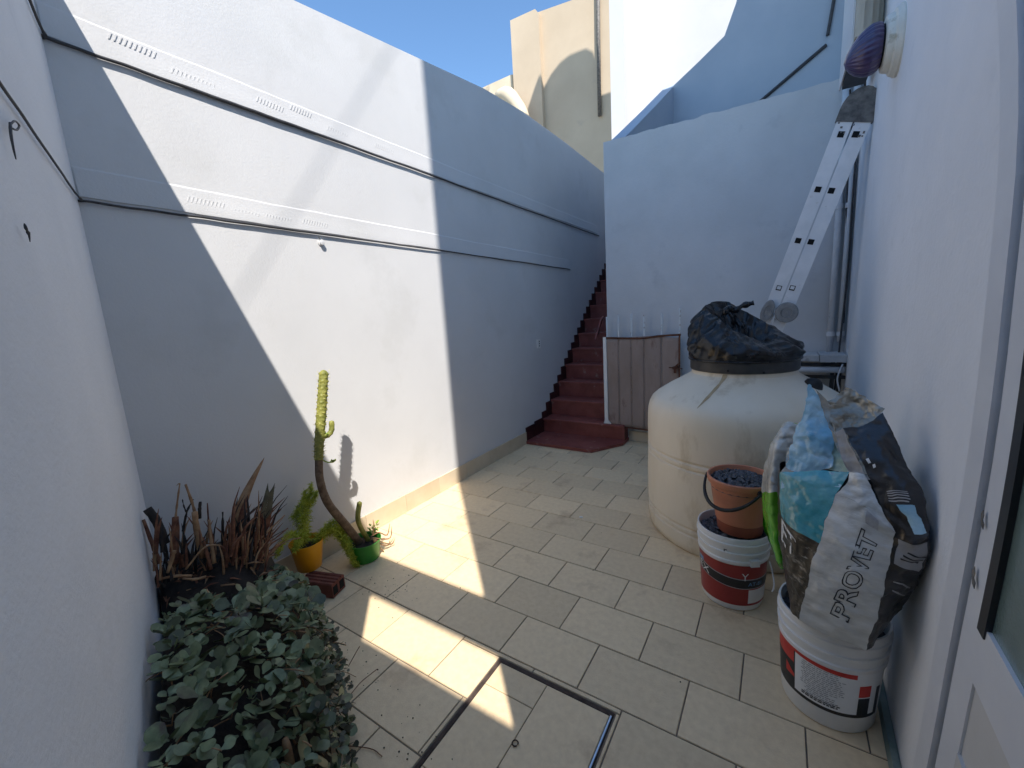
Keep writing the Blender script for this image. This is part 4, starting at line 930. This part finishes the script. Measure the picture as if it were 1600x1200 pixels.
# spiky half-green shoot
for i in range(17):
    k = i/16; bx,by = 408+12*k, 835-62*k
    for sg in (-1,1):
        blade([(bx,by,-2.15),(bx+sg*8*(1-.5*k)+2,by-9,-2.15),(bx+sg*11*(1-.5*k)+4,by-18,-2.16)],.005,m_leaf2 if k>.35 else m_dry,n=5)
blade([(420,840,-2.12),(433,800,-2.13),(450,775,-2.14)],.004,m_drydk); blade([(415,850,-2.12),(428,810,-2.13),(440,795,-2.14)],.006,m_dry); blade([(392,830,-2.15),(400,800,-2.16),(410,775,-2.17)],.004,m_dry)
mb = MB(); mb.lathe([(.28,.0),(.30,.10),(.30,.28),(.27,.40),(.20,.47),(.10,.50),(.002,.505)],36,(-2.25,.69,.0),ell=(.95,.9))
for i,v in enumerate(mb.v):
    q = Vector(v); q += noise.noise_vector(q*9)*.03; q.x = max(q.x,XL+.01); q.z = max(q.z,.001)
    dd_ = NN.dot(q-Vector((cx,cy,0)))
    if dd_<.01: q += NN*(.01-dd_)
    mb.v[i] = tuple(q)
mb.build('root_ball', m_soil, dc, smooth=True)

# --- pots, cactus, fern, brick
bc = Vector((-2.235,1.205,0)); bt = rad(18)
bk = thing('clay_brick', 'ribbed red clay brick lying under the yellow pot', 'brick', bc)
ax = Vector((math.cos(bt),math.sin(bt),0)); ay = Vector((-ax.y,ax.x,0))
pr_ = []
for k in range(25):
    y_ = -.055+.11*k/24; pr_.append((y_, .085+(.0045 if k%6 not in (0,5) else -.003)))
poly = [(-.055,.002)]+pr_+[(.055,.002)]
MB().prism([bc-ax*.115+ay*y_+Vector((0,0,z_)) for y_,z_ in poly], ax*.23).build('ribbed_block', m_brick, bk)
for y_ in (-.028,.028):
    MB().obox(bc+ax*.1155+ay*y_+Vector((0,0,.042)), ax*.0012, ay*.018, Vector((0,0,.026))).build('hollow', m_dark, bk)
yc = Vector((-2.345,1.165,.091)); yc = atz(479,897,.091)+Vector((-.055,.055,0)); yc.z = .091
yp = thing('yellow_pot', 'small yellow plastic plant pot on the clay brick', 'pot', yc)
tl = Matrix.Rotation(rad(0),3,'X')
MB().lathe([(.066,0),(.070,.004),(.094,.165),(.097,.166),(.098,.175),(.094,.176),(.090,.165),(.085,.12)],44,yc,cap1=False).build('body', m_ypot, yp, smooth=40)
MB().lathe([(.089,.135),(.06,.150),(.02,.155),(.001,.156)],24,yc).build('soil', m_soil, yp, smooth=True)
gc = Vector((-2.215,1.525,.001)); gc = atz(570,882,0)+Vector((-.055,.055,.001))
gp = thing('green_pot', 'small green plastic plant pot on the floor holding the tall cactus', 'pot', gc)
MB().lathe([(.080,0),(.086,.004),(.106,.125),(.110,.126),(.111,.134),(.107,.135),(.103,.126),(.098,.09)],44,gc,cap1=False).build('body', m_gpot, gp, smooth=40)
MB().lathe([(.101,.100),(.07,.115),(.02,.12),(.001,.121)],24,gc).build('soil', m_soil, gp, smooth=True)
ct = thing('cactus', 'tall yellow green cactus with a bent brown stem in the green pot', 'cactus', gc+Vector((0,0,.11)))
GX = gc.x-.005
C0 = [gc+Vector((-.03,-.01,.10)), atx(538,818,GX+.02), atx(512,785,GX+.03), atx(500,750,GX+.035), atx(498,716,GX+.035)]
MB().tube(curve(C0,26),[.026-.004*i/25 for i in range(26)],12,mod=lambda i,a: 1+.05*noise.noise((i*.5,a*2,0))).build('woody_stem', m_bark, ct, smooth=True)
C1 = [atx(498,718,GX+.035),atx(499,690,GX+.035),atx(502,650,GX+.035),atx(504,615,GX+.035),atx(506,578,GX+.035)]
def tub(n_len, turns=11, rowsp=2.2):
    return lambda i,a: .93+.20*max(0,math.cos(a*4+i*.55))*max(0,math.cos(a*4-i*.55))
NP = 150
def capped(R0, n): return [R0*min(1,math.sqrt(max(.02,1-max(0,(i/(n-1)-.95)/.05)**2))) for i in range(n)]
MB().tube(curve(C1,NP),[ (.026+.003*math.sin(i/NP*3))*q/.031 for i,q in enumerate(capped(.031,NP))],24,mod=tub(NP)).build('spiny_stem', m_cactus, ct, smooth=True)
arm = [atx(503,682,GX+.04),atx(512,680,GX+.05),atx(518,672,GX+.055),atx(518,657,GX+.055)]
MB().tube(curve(arm,34),capped(.016,34),16,mod=tub(34)).build('side_arm', m_cactus, ct, smooth=True)
sm_ = [gc+Vector((.012,.03,.10)), atx(560,815,GX+.03), atx(562,783,GX+.03)]
MB().tube(curve(sm_,30),capped(.016,30),14,mod=lambda i,a:1+.06*math.cos(a*6)).build('young_stem', m_cactus, ct, smooth=True)
mb = MB()
P1 = curve(C1,NP)
for i in range(3,NP-1,3):
    for k in range(4):
        a = k*math.pi/2+i*.262+.4; 
        d_ = Vector((math.cos(a),math.sin(a),.25)).normalized(); b_ = P1[i]+Vector((d_.x,d_.y,0))*.030
        for j in range(2):
            e_ = (d_+Vector((random.uniform(-.7,.7),random.uniform(-.7,.7),random.uniform(-.4,.7)))).normalized()
            mb.tube([b_,b_+e_*random.uniform(.008,.018)],[.0011,.0003],3,cap=False)
tag(mb.build('spines', m_cacty, ct), kind='stuff')
mb = MB()
for (x,y,X,n_) in ((521,722,GX+.05,8),(510,682,GX+.06,5)):
    p = atx(x,y,X)
    for i in range(n_):
        mt = Matrix.Translation(p) @ Matrix.Rotation(i*2.4,4,'Z') @ Matrix.Rotation(random.uniform(-.2,.9),4,'X') @ Matrix.Scale(.36,4); mb.add([mt@Vector(v) for v in SM[1].v], SM[1].f)
mb.build('fresh_leaves', m_young, ct, smooth=True)
MB().tube(curve([P1[4],atx(511,722,GX+.045),atx(521,722,GX+.05)],6),.004,5).build('leaf_stalk', m_young, ct, smooth=True)
# feathery fern fronds
def frond(pts, n_needle, nl, par, seed):
    rr_ = random.Random(seed); P_ = curve(pts,40); mb = MB(); mb.tube(P_,.0016,5)
    for i in range(n_needle):
        k = int(rr_.uniform(3,39)); p = P_[k]; d_ = Vector((rr_.gauss(0,1),rr_.gauss(0,1),rr_.gauss(0,.8))).normalized()
        l_ = nl*rr_.uniform(.4,1.1)*(1-.45*k/39); q = p+d_*l_
        s_ = d_.cross(Vector((rr_.random(),rr_.random(),rr_.random()))).normalized()*.0022
        mb.add([p,(p+q)/2+s_,q,(p+q)/2-s_],[(0,1,2,3)])
        for j in range(3):
            b_ = p.lerp(q,rr_.uniform(.3,1)); e_ = b_+Vector((rr_.gauss(0,1),rr_.gauss(0,1),rr_.gauss(0,1))).normalized()*l_*.4; mb.add([b_,(b_+e_)/2+s_*.8,e_,(b_+e_)/2-s_*.8],[(0,1,2,3)])
    return mb.build('frond', m_fern, par)
fn_ = thing('feathery_fern', 'feathery yellow green fern growing from the yellow pot and drooping beside it', 'fern', yc+Vector((0,0,.16)))
yb = yc+Vector((0,0,.15))
YX = yc.x
for s_,pts in enumerate(([yb,atx(474,815,YX+.02),atx(478,790,YX),atx(476,765,YX-.02)],[yb+Vector((.03,.03,0)),atx(530,826,YX+.06),atx(545,858,YX+.12),atx(568,895,YX+.17)],[yb+Vector((.02,.03,0)),atx(520,815,YX+.06),atx(538,832,YX+.09),atx(552,860,YX+.13)],[yb,atx(470,800,YX),atx(484,775,YX-.02),atx(486,755,YX-.03)],[yb,atx(482,795,YX),atx(490,780,YX),atx(493,768,YX)],[yb,atx(462,810,YX-.03),atx(470,790,YX-.04),atx(480,772,YX-.05)],
    [yb+Vector((.03,.03,0)),atx(518,822,YX+.09),atx(540,850,YX+.13),atx(554,885,YX+.15)],[yb+Vector((.03,.03,0)),atx(525,828,YX+.08),atx(548,868,YX+.13),atx(562,900,YX+.15)],[yb+Vector((.03,.02,0)),atx(512,826,YX+.08),atx(530,840,YX+.10),atx(545,865,YX+.12)],
    [yb,atx(455,835,YX+.05),atx(440,850,YX+.07),atx(432,870,YX+.08)],[yb,atx(470,835,YX+.06),atx(465,850,YX+.08),atx(460,862,YX+.09)])):
    frond(pts,520,.046,fn_,s_)
# little sprawling succulent on the far side of the green pot
sp = thing('sprawling_seedling', 'small pale sprawling succulent on the sunlit side of the green pot', 'plant', gc+Vector((.08,.06,.1)))
SX = gc.x+.03
mb = MB()
for i in range(34):
    p = atx(random.uniform(576,592),random.uniform(818,836),SX); mt = Matrix.Translation(p) @ Matrix.Rotation(random.uniform(0,6.28),4,'Z') @ Matrix.Rotation(random.uniform(-.6,.9),4,'X') @ Matrix.Scale(random.uniform(.2,.38),4); sm = SM[random.randrange(4)]; mb.add([mt@Vector(v) for v in sm.v], sm.f)
tag(mb.build('leaves', m_young, sp, smooth=True), kind='stuff')
for pts in ([(580,838),(592,832),(605,836),(609,818)],[(580,840),(596,842),(610,840),(612,822)],[(582,842),(600,848),(612,850),(616,845)],[(580,842),(595,850),(606,852),(610,842)],[(582,836),(584,822),(583,812)],[(584,846),(596,858),(600,862)]):
    MB().tube(curve([atx(x,y,SX+.03) for x,y in pts],10),[.0045]*7+[.004,.003,.0015],6).build('shoot', m_dry2, sp, smooth=True)
# loose soil and grit on the tiles
rng = random.Random(11); mb = MB()
for i in range(110):
    k = rng.random()
    if k<.45: p = atz(rng.gauss(620,22),rng.gauss(918,14),.0015)
    elif k<.8: t_ = rng.uniform(.5,1.5); p = nwp(t_,.0015,rng.gauss(.68,.06))
    else: p = Vector((rng.uniform(-2.3,.2),rng.uniform(.7,3.6),.0015))
    if p.x<XL+.02 or p.x>.3: continue
    s_ = rng.uniform(.0008,.0026)
    mb.obox(p+Vector((0,0,s_*.3)), Vector((s_,s_*.3,0)), Vector((-s_*.3,s_*.8,0)), Vector((0,0,s_*.4)))
tag(mb.build('soil_crumbs', m_soil), 'dark soil crumbs scattered on the floor tiles near the pots', 'soil', kind='stuff')
for (x,y) in ((907,807),(878,903)):
    pass
o = MB(); p = atz(908,808,.004); o.obox(p,Vector((.012,.004,0)),Vector((-.003,.007,0)),Vector((0,0,.003))); tag(o.build('paper_scrap', m_prwhite), 'tiny white scrap on the tiles between stairs and buckets', 'scrap')
